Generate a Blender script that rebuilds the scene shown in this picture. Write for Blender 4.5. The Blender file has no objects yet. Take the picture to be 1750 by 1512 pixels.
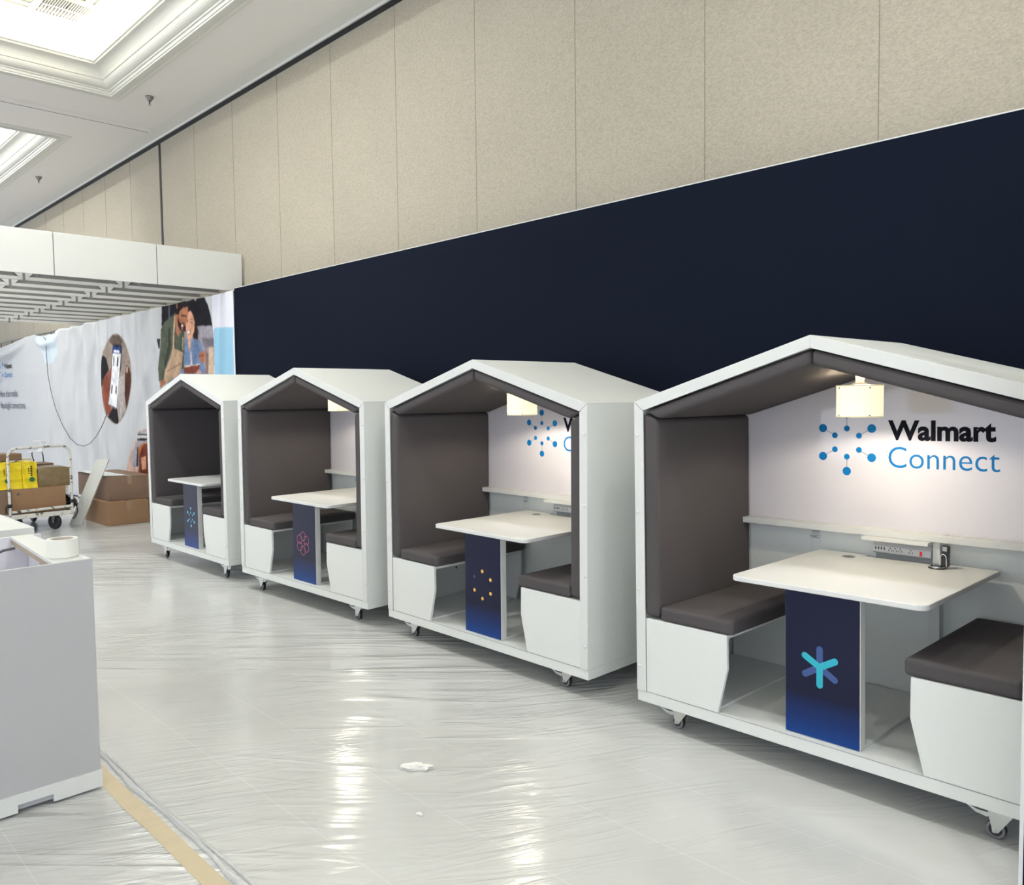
import bpy, bmesh, math, random
import numpy as np
from mathutils import Vector, Matrix
random.seed(4)
PI = math.pi
S = bpy.context.scene
COL = S.collection

# ------------------------------------------------------------------ camera
CH = 1.80
FPX, YAW, PIT, ROL = 1392.975, -0.79748, -0.0558, -0.01214
fwd = Vector((math.sin(YAW)*math.cos(PIT), math.cos(YAW)*math.cos(PIT), math.sin(PIT)))
rr = Vector((math.cos(YAW), -math.sin(YAW), 0)); uu = rr.cross(fwd)
cr = rr*math.cos(ROL) + uu*math.sin(ROL)
cu = -rr*math.sin(ROL) + uu*math.cos(ROL)
cam = bpy.data.cameras.new('camera'); camo = bpy.data.objects.new('camera', cam); COL.objects.link(camo)
cam.sensor_fit = 'HORIZONTAL'; cam.sensor_width = 36.0; cam.lens = FPX/1750*36.0
cam.clip_start = .05; cam.clip_end = 200
m = Matrix((cr, cu, -fwd)).transposed().to_4x4(); m.translation = Vector((0, 0, CH)); camo.matrix_world = m
S.camera = camo
def ray(px, py): return fwd + cr*((px-875)/FPX) - cu*((py-756)/FPX)
def at(px, py, Y):            # where the sight line of a photo pixel meets the upright plane y = Y (used for measuring)
    d = ray(px, py); t = Y/d.y; return (d.x*t, CH + d.z*t)

# ------------------------------------------------------------------ world, exposure
S.view_settings.view_transform = 'Standard'; S.view_settings.look = 'None'
S.view_settings.gamma = 1.0; S.view_settings.exposure = 0.38
S.view_settings.use_curve_mapping = False
w = bpy.data.worlds.new('hall_light'); S.world = w; w.use_nodes = True
bg = w.node_tree.nodes['Background']; bg.inputs[0].default_value = (.885, .955, 1.09, 1); bg.inputs[1].default_value = 1.3
ZC = 5.88                      # ceiling height
YW = 5.10                      # beige wall
YN = 4.85                      # navy panel and fabric banner
# downlights (power W, x, y); far left ones added to brighten the banner
KEYS = [(.85, 1.75), (-.95, 1.75), (-2.75, 1.75), (-4.55, 1.75), (-6.4, 1.75), (-8.2, 1.75), (-10.0, 1.3), (-14.4, 1.9), (-16.6, 1.9), (-18.8, 1.9)]
KEYP = 38.0

# ------------------------------------------------------------------ materials
def nodes(mt):
    nt = mt.node_tree; return nt, nt.nodes, nt.links
def mat(name, col, rough=.5, metal=0.0, spec=.5, bump=0.0, bscale=200, var=0.0, vscale=40, emit=None, es=0, coat=0, trans=0, alpha=1):
    mt = bpy.data.materials.new(name); mt.use_nodes = True
    nt, N, L = nodes(mt); b = N['Principled BSDF']
    b.inputs['Base Color'].default_value = (*col, 1); b.inputs['Roughness'].default_value = rough
    b.inputs['Metallic'].default_value = metal; b.inputs['Specular IOR Level'].default_value = spec
    b.inputs['Coat Weight'].default_value = coat; b.inputs['Transmission Weight'].default_value = trans
    b.inputs['Alpha'].default_value = alpha
    tc = N.new('ShaderNodeTexCoord')
    if var or not bump:
        v = var or .02
        n = N.new('ShaderNodeTexNoise'); n.inputs['Scale'].default_value = vscale; n.inputs['Detail'].default_value = 4
        mx = N.new('ShaderNodeMix'); mx.data_type = 'RGBA'
        mx.inputs[6].default_value = (*[c*(1-v) for c in col], 1); mx.inputs[7].default_value = (*[min(1, c*(1+v)) for c in col], 1)
        L.new(tc.outputs['Object'], n.inputs['Vector']); L.new(n.outputs['Fac'], mx.inputs[0]); L.new(mx.outputs[2], b.inputs['Base Color'])
    if bump:
        n = N.new('ShaderNodeTexNoise'); n.inputs['Scale'].default_value = bscale; n.inputs['Detail'].default_value = 3
        bp = N.new('ShaderNodeBump'); bp.inputs['Strength'].default_value = bump; bp.inputs['Distance'].default_value = .01
        L.new(tc.outputs['Object'], n.inputs['Vector']); L.new(n.outputs['Fac'], bp.inputs['Height']); L.new(bp.outputs[0], b.inputs['Normal'])
    if emit:
        b.inputs['Emission Color'].default_value = (*emit, 1); b.inputs['Emission Strength'].default_value = es
    return mt
def srgb(r, g, b):
    f = lambda c: (c/255/12.92) if c/255 <= .04045 else ((c/255+.055)/1.055)**2.4
    return (f(r), f(g), f(b))
M = {}
M['white'] = mat('white_laminate', (.765, .785, .765), .42)
M['white2'] = mat('white_board', (.73, .74, .72), .4)
M['tabletop'] = mat('table_laminate', (.73, .735, .72), .3)
M['board'] = mat('glossy_sign_board', (.76, .73, .78), .10, coat=.7)
M['plain_board'] = mat('plain_back_board', (.80, .835, .81), .35)
M['grey_fabric'] = mat('grey_upholstery', (.097, .087, .090), .9, bump=.35, bscale=600, var=.08, vscale=300, spec=.2)
M['navy'] = mat('navy_panel', (.0058, .0088, .0195), .85, spec=.08, bump=.05, bscale=300)
M['ceiling'] = mat('ceiling_paint', (.86, .83, .805), .8, bump=.03, bscale=400)
M['mould'] = mat('moulding_paint', (.74, .73, .68), .55)
M['cream'] = mat('cove_paint', (.86, .84, .70), .7)
M['black'] = mat('black_gap', (.012, .012, .012), .7)
M['steel'] = mat('zinc_steel', (.62, .64, .63), .28, metal=.9)
M['dark_steel'] = mat('dark_steel', (.09, .09, .09), .3, metal=.8)
M['chrome'] = mat('chrome', (.75, .75, .75), .12, metal=1)
M['dull_chrome'] = mat('dull_chrome', (.30, .29, .27), .3, metal=.85)
M['alu'] = mat('aluminium', (.72, .72, .71), .38, metal=.35)
M['alu_dark'] = mat('dark_aluminium', (.22, .22, .215), .5, metal=.3)  # darker aluminium, deepened for the dark gaps between the beams
M['rubber'] = mat('grey_rubber', (.22, .22, .235), .5)
M['tyre'] = mat('black_rubber', (.02, .02, .02), .55)
M['hub'] = mat('wheel_hub', (.045, .045, .05), .4)
M['blue'] = mat('logo_blue', srgb(10, 118, 186), .6, spec=.2)
M['ink'] = mat('logo_ink', srgb(12, 14, 28), .7, spec=.15)
M['line'] = mat('thin_line', srgb(60, 70, 90), .4)
M['carton'] = mat('carton', (.31, .18, .095), .8, var=.12, vscale=9)
M['carton2'] = mat('dark_carton', (.235, .15, .10), .75, var=.14, vscale=7)
M['tape_clear'] = mat('parcel_tape', (.34, .24, .15), .25)
M['woodply'] = mat('plywood_edge', (.42, .34, .25), .7, var=.25, vscale=60)
M['counter'] = mat('counter_laminate', (.47, .475, .485), .4)
M['counter_in'] = mat('counter_inside', (.80, .79, .85), .5)
M['tape_white'] = mat('white_tape', (.78, .79, .74), .35)
M['beige_tape'] = mat('beige_tape', (.56, .475, .32), .6, var=.1, vscale=14)
M['film'] = mat('clear_film', (.78, .79, .79), .15, alpha=.4)
M['paper'] = mat('tissue', (.82, .80, .75), .9)
M['pvc'] = mat('white_plastic', (.70, .71, .71), .35)
M['pvc_grey'] = mat('grey_plastic', (.42, .43, .43), .4)
M['black_plastic'] = mat('black_plastic', (.02, .02, .022), .25)
M['red'] = mat('red_switch', (.35, .02, .02), .3, emit=(.9, .05, .03), es=.25)
M['yellow'] = mat('yellow_bag', (.86, .66, .01), .4, var=.08, vscale=5)
M['green'] = mat('green_print', srgb(30, 110, 60), .5)
M['parcel'] = mat('wrapped_parcel', (.22, .155, .075), .3, bump=.8, bscale=22, var=.3, vscale=16)
M['binbag'] = mat('black_plastic_bag', (.015, .015, .018), .25, bump=1.0, bscale=12)
M['handle_paint'] = mat('chipped_paint', (.74, .72, .66), .45)
M['shade'] = mat('lamp_shade', (.85, .80, .62), .6, emit=(1.0, .88, .60), es=.72)
M['shade_trim'] = mat('shade_trim', (.72, .68, .5), .5, emit=(1, .86, .55), es=.35)
M['cable_white'] = mat('white_cable', (.66, .66, .64), .4)
M['cord'] = mat('grey_cord', (.10, .10, .11), .6)
M['gold'] = mat('gold_dot', srgb(240, 190, 90), .4); M['faint'] = mat('faint_dot', srgb(74, 60, 104), .4)
M['pink'] = mat('pink_ring', srgb(232, 120, 160), .4); M['lightblue'] = mat('pale_blue_dot', srgb(96, 190, 225), .4)
M['teal'] = mat('teal_bar', srgb(44, 178, 200), .4); M['fade'] = mat('faded_blue_bar', srgb(58, 84, 142), .4)
M['text_grey'] = mat('text_grey', srgb(70, 72, 90), .6); M['sticker'] = mat('sticker', (.76, .79, .775), .4)
M['sticker_ink'] = mat('sticker_ink', srgb(60, 62, 66), .5)
# chipped paint: dark worn spots
def chips(mt):
    nt, N, L = nodes(mt); b = N['Principled BSDF']; tc = N.new('ShaderNodeTexCoord')
    n = N.new('ShaderNodeTexNoise'); n.inputs['Scale'].default_value = 17; n.inputs['Detail'].default_value = 9; n.inputs['Roughness'].default_value = .75
    r = N.new('ShaderNodeValToRGB'); r.color_ramp.elements[0].position = .41; r.color_ramp.elements[0].color = (.06, .055, .05, 1)
    r.color_ramp.elements[1].position = .45; r.color_ramp.elements[1].color = (.72, .70, .64, 1)
    L.new(tc.outputs['Object'], n.inputs[0]); L.new(n.outputs['Fac'], r.inputs[0]); L.new(r.outputs[0], b.inputs['Base Color'])
chips(M['handle_paint'])
# beige woven wall covering
mt = mat('woven_wall_covering', (.46, .425, .365), .85, spec=.2); M['beige'] = mt
nt, N, L = nodes(mt); b = N['Principled BSDF']; tc = N.new('ShaderNodeTexCoord')
mp = N.new('ShaderNodeMapping'); mp.inputs['Scale'].default_value = (1, 1, 1.6); L.new(tc.outputs['Object'], mp.inputs[0])
n1 = N.new('ShaderNodeTexNoise'); n1.inputs['Scale'].default_value = 55; n1.inputs['Detail'].default_value = 5; n1.inputs['Roughness'].default_value = .7
n2 = N.new('ShaderNodeTexNoise'); n2.inputs['Scale'].default_value = 1.3; n2.inputs['Detail'].default_value = 2
L.new(mp.outputs[0], n1.inputs[0]); L.new(tc.outputs['Object'], n2.inputs[0])
r = N.new('ShaderNodeValToRGB'); r.color_ramp.elements[0].position = .30; r.color_ramp.elements[0].color = (.345, .315, .255, 1)
r.color_ramp.elements[1].position = .70; r.color_ramp.elements[1].color = (.50, .46, .38, 1)
ad = N.new('ShaderNodeMath'); ad.operation = 'MULTIPLY_ADD'; ad.inputs[1].default_value = .12; L.new(n2.outputs['Fac'], ad.inputs[0]); L.new(n1.outputs['Fac'], ad.inputs[2])
sb = N.new('ShaderNodeMath'); sb.operation = 'SUBTRACT'; sb.inputs[1].default_value = .06; L.new(ad.outputs[0], sb.inputs[0])
L.new(sb.outputs[0], r.inputs[0]); L.new(r.outputs[0], b.inputs['Base Color'])
bp = N.new('ShaderNodeBump'); bp.inputs['Strength'].default_value = .4; bp.inputs['Distance'].default_value = .004; L.new(n1.outputs['Fac'], bp.inputs['Height']); L.new(bp.outputs[0], b.inputs['Normal'])
# floor: pale tiles under a crinkled clear film
mt = mat('film_covered_floor', (.6, .6, .58), .2); M['floor'] = mt
nt, N, L = nodes(mt); b = N['Principled BSDF']; tc = N.new('ShaderNodeTexCoord')
def mth(op, a, bb=None, c=None):
    q = N.new('ShaderNodeMath'); q.operation = op
    for i, v in enumerate((a, bb, c)):
        if v is None: continue
        if isinstance(v, (int, float)): q.inputs[i].default_value = v
        else: L.new(v, q.inputs[i])
    return q.outputs[0]
def noise(vec, scale, detail=3, rough=.55, dist=0):
    q = N.new('ShaderNodeTexNoise'); q.inputs['Scale'].default_value = scale; q.inputs['Detail'].default_value = detail
    q.inputs['Roughness'].default_value = rough; q.inputs['Distortion'].default_value = dist; L.new(vec, q.inputs[0]); return q.outputs['Fac']
def mapping(rot, sc):
    q = N.new('ShaderNodeMapping'); q.vector_type = 'TEXTURE'; q.inputs['Rotation'].default_value = (0, 0, rot); q.inputs['Scale'].default_value = tuple(1/v_ for v_ in sc)
    L.new(tc.outputs['Object'], q.inputs[0]); return q.outputs[0]
lowm = noise(tc.outputs['Object'], .55, 2)
st1 = noise(mapping(math.radians(43), (.45, 4.2, 1)), 1.0, 3, .55, .5)
st2 = noise(mapping(math.radians(62), (1.0, 8, 1)), 1.0, 3, .55, 1.0)
st3 = noise(mapping(math.radians(32), (.5, 6, 1)), 1.0, 3, .5, .6)
fine = noise(mapping(math.radians(47), (6, 22, 1)), 1.4, 4, .65, 2.0)
def ridge(v, k=1.0):      # sharp crease from a smooth noise
    a = mth('ABSOLUTE', mth('SUBTRACT', v, .5)); return mth('POWER', mth('SUBTRACT', 1.0, mth('MINIMUM', mth('MULTIPLY', a, 5.0*k), 1.0)), 2.0)
mask = mth('MULTIPLY', mth('MAXIMUM', mth('SUBTRACT', lowm, .45), 0), 3.4)
mask2 = mth('MULTIPLY', mth('MAXIMUM', mth('SUBTRACT', noise(mapping(.3, (.8, .8, 1)), 1.0, 2), .44), 0), 3.5)
h = mth('MULTIPLY', mth('ADD', ridge(st1), mth('MULTIPLY', st3, .5)), mask)
h = mth('ADD', h, mth('MULTIPLY', ridge(st2, 1.0), mth('MULTIPLY', mask2, .35)))
h = mth('ADD', h, mth('MULTIPLY', fine, mth('ADD', .02, mth('MULTIPLY', mask2, .12))))
h = mth('ADD', h, mth('MULTIPLY', noise(tc.outputs['Object'], 2.2, 2), .25))
bp = N.new('ShaderNodeBump'); bp.inputs['Strength'].default_value = 1.0; bp.inputs['Distance'].default_value = .013
L.new(h, bp.inputs['Height']); L.new(bp.outputs[0], b.inputs['Normal'])
sx = N.new('ShaderNodeSeparateXYZ'); L.new(tc.outputs['Object'], sx.inputs[0])
ty = mth('ABSOLUTE', mth('SUBTRACT', mth('FRACT', mth('ADD', mth('DIVIDE', mth('SUBTRACT', sx.outputs[1], 1.71), .465), 20.5)), .5))
tx = mth('ABSOLUTE', mth('SUBTRACT', mth('FRACT', mth('ADD', mth('DIVIDE', mth('SUBTRACT', sx.outputs[0], -3.0), .93), 40.5)), .5))
seam = mth('MAXIMUM', mth('LESS_THAN', ty, .007), mth('MULTIPLY', mth('LESS_THAN', tx, .002), .3))
var = noise(tc.outputs['Object'], 1.1, 4)
rp = N.new('ShaderNodeValToRGB'); rp.color_ramp.elements[0].position = .3; rp.color_ramp.elements[0].color = (.54, .55, .54, 1)
rp.color_ramp.elements[1].position = .7; rp.color_ramp.elements[1].color = (.63, .64, .63, 1); L.new(var, rp.inputs[0])
mx = N.new('ShaderNodeMix'); mx.data_type = 'RGBA'; L.new(mth('MULTIPLY', seam, .28), mx.inputs[0]); L.new(rp.outputs[0], mx.inputs[6]); mx.inputs[7].default_value = (.78, .78, .76, 1)
L.new(mx.outputs[2], b.inputs['Base Color'])
b.inputs['Roughness'].default_value = .17; b.inputs['Specular IOR Level'].default_value = .65
# pedestal print: dark navy fading to royal blue at the foot (printed gradient)
mt = mat('pedestal_print', (.02, .03, .08), .35, spec=.25); M['print'] = mt
nt, N, L = nodes(mt); b = N['Principled BSDF']; tc = N.new('ShaderNodeTexCoord'); sx = N.new('ShaderNodeSeparateXYZ'); L.new(tc.outputs['Object'], sx.inputs[0])
mr = N.new('ShaderNodeMapRange'); mr.inputs[1].default_value = .06; mr.inputs[2].default_value = .75; L.new(sx.outputs[2], mr.inputs[0])
r = N.new('ShaderNodeValToRGB'); e = r.color_ramp.elements
e[0].position = 0; e[0].color = (*srgb(16, 64, 136), 1); e[1].position = 1; e[1].color = (*srgb(25, 29, 60), 1)
k = e.new(.12); k.color = (*srgb(18, 48, 108), 1); k = e.new(.30); k.color = (*srgb(21, 24, 52), 1)
L.new(mr.outputs[0], r.inputs[0]); L.new(r.outputs[0], b.inputs['Base Color'])
# fabric printed through vertex colours
def vcol_mat(name, rough=.85):
    mt = bpy.data.materials.new(name); mt.use_nodes = True; nt, N, L = nodes(mt); b = N['Principled BSDF']
    a = N.new('ShaderNodeVertexColor'); a.layer_name = 'print'; L.new(a.outputs[0], b.inputs['Base Color']); b.inputs['Roughness'].default_value = rough
    b.inputs['Specular IOR Level'].default_value = .2
    tc = N.new('ShaderNodeTexCoord'); n = N.new('ShaderNodeTexNoise'); n.inputs['Scale'].default_value = 9; n.inputs['Detail'].default_value = 4
    bp = N.new('ShaderNodeBump'); bp.inputs['Strength'].default_value = .25; bp.inputs['Distance'].default_value = .02
    L.new(tc.outputs['Object'], n.inputs[0]); L.new(n.outputs['Fac'], bp.inputs['Height']); L.new(bp.outputs[0], b.inputs['Normal'])
    return mt
M['fabric_print'] = vcol_mat('printed_fabric')

# ------------------------------------------------------------------ mesh helpers
class MB:
    def __init__(s): s.v = []; s.f = []; s.m = []; s.sm = []
    def add(s, vs, fs, mi=0, smooth=False):
        o = len(s.v); s.v += [tuple(v) for v in vs]; s.f += [tuple(i+o for i in f) for f in fs]; s.m += [mi]*len(fs); s.sm += [smooth]*len(fs)
    def box(s, x0, x1, y0, y1, z0, z1, mi=0, M4=None):
        vs = [Vector((x, y, z)) for x in (x0, x1) for y in (y0, y1) for z in (z0, z1)]
        if M4: vs = [M4 @ v for v in vs]
        s.add(vs, [(0, 1, 3, 2), (4, 6, 7, 5), (0, 4, 5, 1), (2, 3, 7, 6), (0, 2, 6, 4), (1, 5, 7, 3)], mi)
    def prism(s, pts, a, b, axis='y', mi=0):       # polygon extruded along an axis
        n = len(pts)
        def P(p, t): return (p[0], t, p[1]) if axis == 'y' else ((t, p[0], p[1]) if axis == 'x' else (p[0], p[1], t))
        vs = [P(p, a) for p in pts] + [P(p, b) for p in pts]
        fs = [tuple(range(n)), tuple(range(2*n-1, n-1, -1))] + [(i, i+n, (i+1) % n+n, (i+1) % n) for i in range(n)]
        s.add(vs, fs, mi)
    def tube(s, pts, r, n=10, mi=0, caps=True, smooth=True):
        pts = [Vector(p) for p in pts]; o = len(s.v); vs = []
        prev = None
        for i, p in enumerate(pts):
            t = (pts[min(i+1, len(pts)-1)]-pts[max(i-1, 0)]).normalized()
            a = prev if prev is not None else (Vector((0, 0, 1)) if abs(t.z) < .9 else Vector((1, 0, 0)))
            u = (a - t*a.dot(t)).normalized(); v = t.cross(u); prev = u
            R = r[i] if isinstance(r, (list, tuple)) else r
            vs += [p+u*math.cos(2*PI*k/n)*R+v*math.sin(2*PI*k/n)*R for k in range(n)]
        fs = [(i*n+k, i*n+(k+1) % n, (i+1)*n+(k+1) % n, (i+1)*n+k) for i in range(len(pts)-1) for k in range(n)]
        s.add(vs, fs, mi, smooth)
        if caps:
            s.add(vs[:n], [tuple(range(n-1, -1, -1))], mi); s.add(vs[-n:], [tuple(range(n))], mi)
    def lathe(s, prof, c=(0, 0, 0), axis='z', n=28, mi=0, smooth=True):   # profile (radius, height)
        c = Vector(c); vs = []
        for r, h in prof:
            for k in range(n):
                a = 2*PI*k/n; x, y = r*math.cos(a), r*math.sin(a)
                vs.append(c+(Vector((x, y, h)) if axis == 'z' else (Vector((x, h, y)) if axis == 'y' else Vector((h, x, y)))))
        fs = [(i*n+k, i*n+(k+1) % n, (i+1)*n+(k+1) % n, (i+1)*n+k) for i in range(len(prof)-1) for k in range(n)]
        s.add(vs, fs, mi, smooth)
    def disc(s, c, r, axis='y', n=20, mi=0, t=.0):
        c = Vector(c); vs = []
        for k in range(n):
            a = 2*PI*k/n; x, y = r*math.cos(a), r*math.sin(a)
            vs.append(c+(Vector((x, y, 0)) if axis == 'z' else (Vector((x, 0, y)) if axis == 'y' else Vector((0, x, y)))))
        s.add(vs, [tuple(range(n))], mi)
    def cyl(s, c, r, a, b, axis='z', n=24, mi=0):
        s.lathe([(0, a), (r, a), (r, a), (r, b), (r, b), (0, b)], c, axis, n, mi, False)
    def build(s, name, mats, parent=None, bevel=0, seg=2, smooth_all=False, weld=False):
        me = bpy.data.meshes.new(name); me.from_pydata([tuple(v) for v in s.v], [], s.f)
        for q in (mats if isinstance(mats, (list, tuple)) else [mats]): me.materials.append(q)
        me.polygons.foreach_set('material_index', s.m); me.polygons.foreach_set('use_smooth', [True]*len(s.f) if smooth_all else s.sm)
        bm = bmesh.new(); bm.from_mesh(me)
        if weld: bmesh.ops.remove_doubles(bm, verts=bm.verts, dist=1e-5)
        bmesh.ops.recalc_face_normals(bm, faces=bm.faces); bm.to_mesh(me); bm.free(); me.update()
        o = bpy.data.objects.new(name, me); COL.objects.link(o)
        if parent: o.parent = parent
        if bevel:
            md = o.modifiers.new('bevel', 'BEVEL'); md.width = bevel; md.segments = seg; md.limit_method = 'ANGLE'; md.angle_limit = math.radians(35)
        return o
def tag(o, label=None, cat=None, group=None, kind=None):
    if label: o['label'] = label
    if cat: o['category'] = cat
    if group: o['group'] = group
    if kind: o['kind'] = kind
    return o
def struct(o, label, cat='structure'): o['kind'] = 'structure'; o['label'] = label; o['category'] = cat; return o
def empty(name, loc, label, cat, group=None, rot=(0, 0, 0)):
    o = bpy.data.objects.new(name, None); COL.objects.link(o); o.location = loc; o.rotation_euler = rot; o.empty_display_size = .2
    return tag(o, label, cat, group)
def copy_tree(o, parent=None):
    c = o.copy(); COL.objects.link(c); c.parent = parent
    for ch in list(o.children): copy_tree(ch, c)
    return c
def text_mesh(s, txt, x0, z0, x1, z1, y, bold=0.0, mi=0, thick=.0015, fold=None):
    """lettering filling the box x0..x1, z0..z1 on the plane y (front towards -y)"""
    cu_ = bpy.data.curves.new('txt', 'FONT'); cu_.body = txt; cu_.size = 1; cu_.offset = bold; cu_.resolution_u = 4
    ob = bpy.data.objects.new('txt', cu_); COL.objects.link(ob)
    dg = bpy.context.evaluated_depsgraph_get(); me = ob.evaluated_get(dg).to_mesh()
    vs = [v.co.copy() for v in me.vertices]; fs = [tuple(p.vertices) for p in me.polygons]
    ob.evaluated_get(dg).to_mesh_clear(); bpy.data.objects.remove(ob); bpy.data.curves.remove(cu_)
    ax0, ax1 = min(v.x for v in vs), max(v.x for v in vs); ay0, ay1 = min(v.y for v in vs), max(v.y for v in vs)
    out = []
    for v in vs:
        X = x0+(v.x-ax0)/(ax1-ax0)*(x1-x0); Z = z0+(v.y-ay0)/(ay1-ay0)*(z1-z0)
        out.append((X, y + (fold(X, Z) if fold else 0), Z))
    s.add(out, fs, mi)

# ------------------------------------------------------------------ room shell
mb = MB(); mb.box(-30, 8, -14, YW+.3, -.05, 0); struct(mb.build('floor', M['floor']), 'pale tiled floor under crinkled clear protective film', 'floor')
# beige wall of 1.2 m panels with thin seams
mb = MB(); mb.box(-30, 8, YW, YW+.3, 0, ZC+.02); wall = struct(mb.build('wall_back', M['beige']), 'beige woven movable wall panels above the navy panel', 'wall')
mb = MB(); x = -6.855+1.2065*6
while x > -12.6: mb.box(x-.0022, x+.0022, YW-.002, YW+.01, 0, ZC-.07); x -= 1.2065
x = -14.2
while x > -30: mb.box(x-.0022, x+.0022, YW-.002, YW+.01, 0, ZC-.07); x -= 1.2065
mb.build('panel_seam', mat('seam_line', (.25, .215, .165), .8), wall)
mb = MB(); mb.box(-12.965, -12.895, YW-.006, YW+.01, 0, ZC); mb.box(-30, 8, YW-.008, YW+.01, ZC-.118, ZC)
mb.build('black_gap', M['black'], wall)
# coffered ceiling
COF = []
for x0, x1 in ((-20.25, -13.97), (-11.65, -5.35), (-3.05, 3.25)):
    for y0, y1 in ((-.6, 4.0), (-7.6, -3.0)): COF.append((x0, x1, y0, y1))
mb = MB()
def slab(x0, x1, y0, y1): mb.box(x0, x1, y0, y1, ZC, ZC+.06)
xs = [-30, -20.25, -13.97, -11.65, -5.35, -3.05, 3.25, 8]
for i in range(len(xs)-1):
    if i % 2 == 0: slab(xs[i], xs[i+1], -14, YW+.3)
    else:
        for a, b_ in ((-14, -7.6), (-3.0, -.6), (4.0, YW+.3)): slab(xs[i], xs[i+1], a, b_)
ceil = struct(mb.build('ceiling', M['ceiling']), 'warm grey painted coffered ceiling', 'ceiling')
# thin shadow joints of the ceiling bays, with a low ridge beside each
mb = MB()
for x in (-12.86, -4.2, 4.46): mb.box(x-.006, x+.006, -14, YW, ZC-.002, ZC+.01)
mb.build('joint', M['black'], ceil)
mb = MB()
for x in (-12.86, -4.2): mb.prism([(x+.04, ZC), (x+.07, ZC-.022), (x+.16, ZC-.022), (x+.19, ZC)], -14, YW-.2)
mb.build('ridge', M['ceiling'], ceil, bevel=.006)
mb = MB(); mb.prism([(YW-.20, ZC+.001), (YW-.035, ZC-.035), (YW-.03, ZC-.062), (YW-.012, ZC-.062), (YW-.012, ZC+.001)], -30, 8, 'x')
struct(mb.build('trim_1', M['mould']), 'pale chamfered trim where ceiling meets beige wall', 'trim')
def sweep(x0, x1, y0, y1, prof, mi=0, mb=None):
    """profile (inset, z) swept round a rectangle with mitred corners"""
    rings = [[(x0+d, y0+d, z), (x1-d, y0+d, z), (x1-d, y1-d, z), (x0+d, y1-d, z)] for d, z in prof]
    vs = [p for r_ in rings for p in r_]
    fs = [(i*4+k, i*4+(k+1) % 4, (i+1)*4+(k+1) % 4, (i+1)*4+k) for i in range(len(prof)-1) for k in range(4)]
    mb.add(vs, fs, mi)
def arc(d0, z0, d1, z1, n, kind):
    out = []
    for i in range(n+1):
        a = i/n*PI/2
        if kind == 'cyma': out.append((d0+(d1-d0)*math.sin(a), z0+(z1-z0)*(1-math.cos(a))))
        else: out.append((d0+(d1-d0)*(1-math.cos(a)), z0+(z1-z0)*math.sin(a)))
    return out
for n_, (x0, x1, y0, y1) in enumerate(COF):
    prof = [(-.13, ZC+.002), (-.13, ZC-.012), (-.09, ZC-.012), (-.085, ZC-.006), (0, ZC-.006), (0, ZC-.03)]
    prof += [(.035, ZC-.03), (.035, ZC-.01), (.05, ZC-.01), (.055, ZC+.02), (.075, ZC+.02), (.08, ZC+.035)]
    prof += arc(.08, ZC+.035, .17, ZC+.11, 6, 'cyma') + [(.185, ZC+.115), (.185, ZC+.135)] + arc(.185, ZC+.135, .30, ZC+.235, 7, 'c')
    prof += [(.315, ZC+.235), (.315, ZC+.262), (.335, ZC+.265), (.335, ZC+.285), (.25, ZC+.285), (.16, ZC+.27), (.06, ZC+.27), (-.02, ZC+.06)]
    mb = MB(); sweep(x0, x1, y0, y1, prof, 0, mb)
    struct(mb.build('trim_%d' % (n_+2), M['mould']), 'stepped white crown moulding round a ceiling coffer', 'trim')
    # lit recess: cove walls and panelled top
    zt = ZC+.62
    mb = MB(); sweep(x0, x1, y0, y1, [(.06, ZC+.26), (.06, zt-.12), (.10, zt-.07), (.16, zt-.03), (.22, zt), (.5, zt), (.5, zt-.02), (.56, zt-.02), (.56, zt-.005), (.66, zt-.005), (.66, zt+.01), (.68, zt+.01)], 0, mb)
    mb.add([(x0+.6, y0+.6, zt+.008), (x1-.6, y0+.6, zt+.008), (x1-.6, y1-.6, zt+.008), (x0+.6, y1-.6, zt+.008)], [(0, 1, 2, 3)])
    mb.build('coffer_recess', M['cream'], ceil)
    # the cove strip lamps lie behind the lip and shine up into the recess
    for (cx, cy, sx_, sy_) in (((x0+x1)/2, y0+.2, x1-x0-.6, .08), ((x0+x1)/2, y1-.2, x1-x0-.6, .08), (x0+.2, (y0+y1)/2, .08, y1-y0-.6), (x1-.2, (y0+y1)/2, .08, y1-y0-.6)):
        l = bpy.data.lights.new('cove_light', 'AREA'); l.shape = 'RECTANGLE'; l.size = sx_; l.size_y = sy_
        l.energy = 6.5*max(sx_, sy_); l.color = (1, .975, .93); o = bpy.data.objects.new('cove_light', l); COL.objects.link(o)
        o.location = (cx, cy, ZC+.30); o.rotation_euler = (PI, 0, 0)
# air vent in the top of the near coffer
zt = ZC+.62
v = empty('air_vent', (-10.75, 3.215, zt), 'white slatted air vent in the bright ceiling coffer at the top left', 'air vent')
v.scale = (.8, .78, 1)
mb = MB(); sweep(-.52, .30, -.42, .42, [(0, 0), (0, -.02), (.09, -.03), (.10, -.02), (.10, -.005)], 0, mb); mb.build('frame', M['mould'], v)
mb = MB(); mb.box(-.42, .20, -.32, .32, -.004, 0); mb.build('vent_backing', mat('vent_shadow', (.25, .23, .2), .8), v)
mb = MB()
for k in range(14):
    y = -.30+k*.046; mb.box(-.42, -.12, y, y+.022, -.024, -.006, 0, Matrix.Translation((0, 0, 0)))
for k in range(9): mb.box(-.10, .20, -.30+k*.034, -.286+k*.034, -.024, -.006)
for k in range(9): mb.box(-.10, .20, .02+k*.034, .034+k*.034, -.024, -.006)
mb.box(-.125, -.095, -.32, .32, -.026, 0)
mb.build('slats', M['mould'], v)
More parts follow.
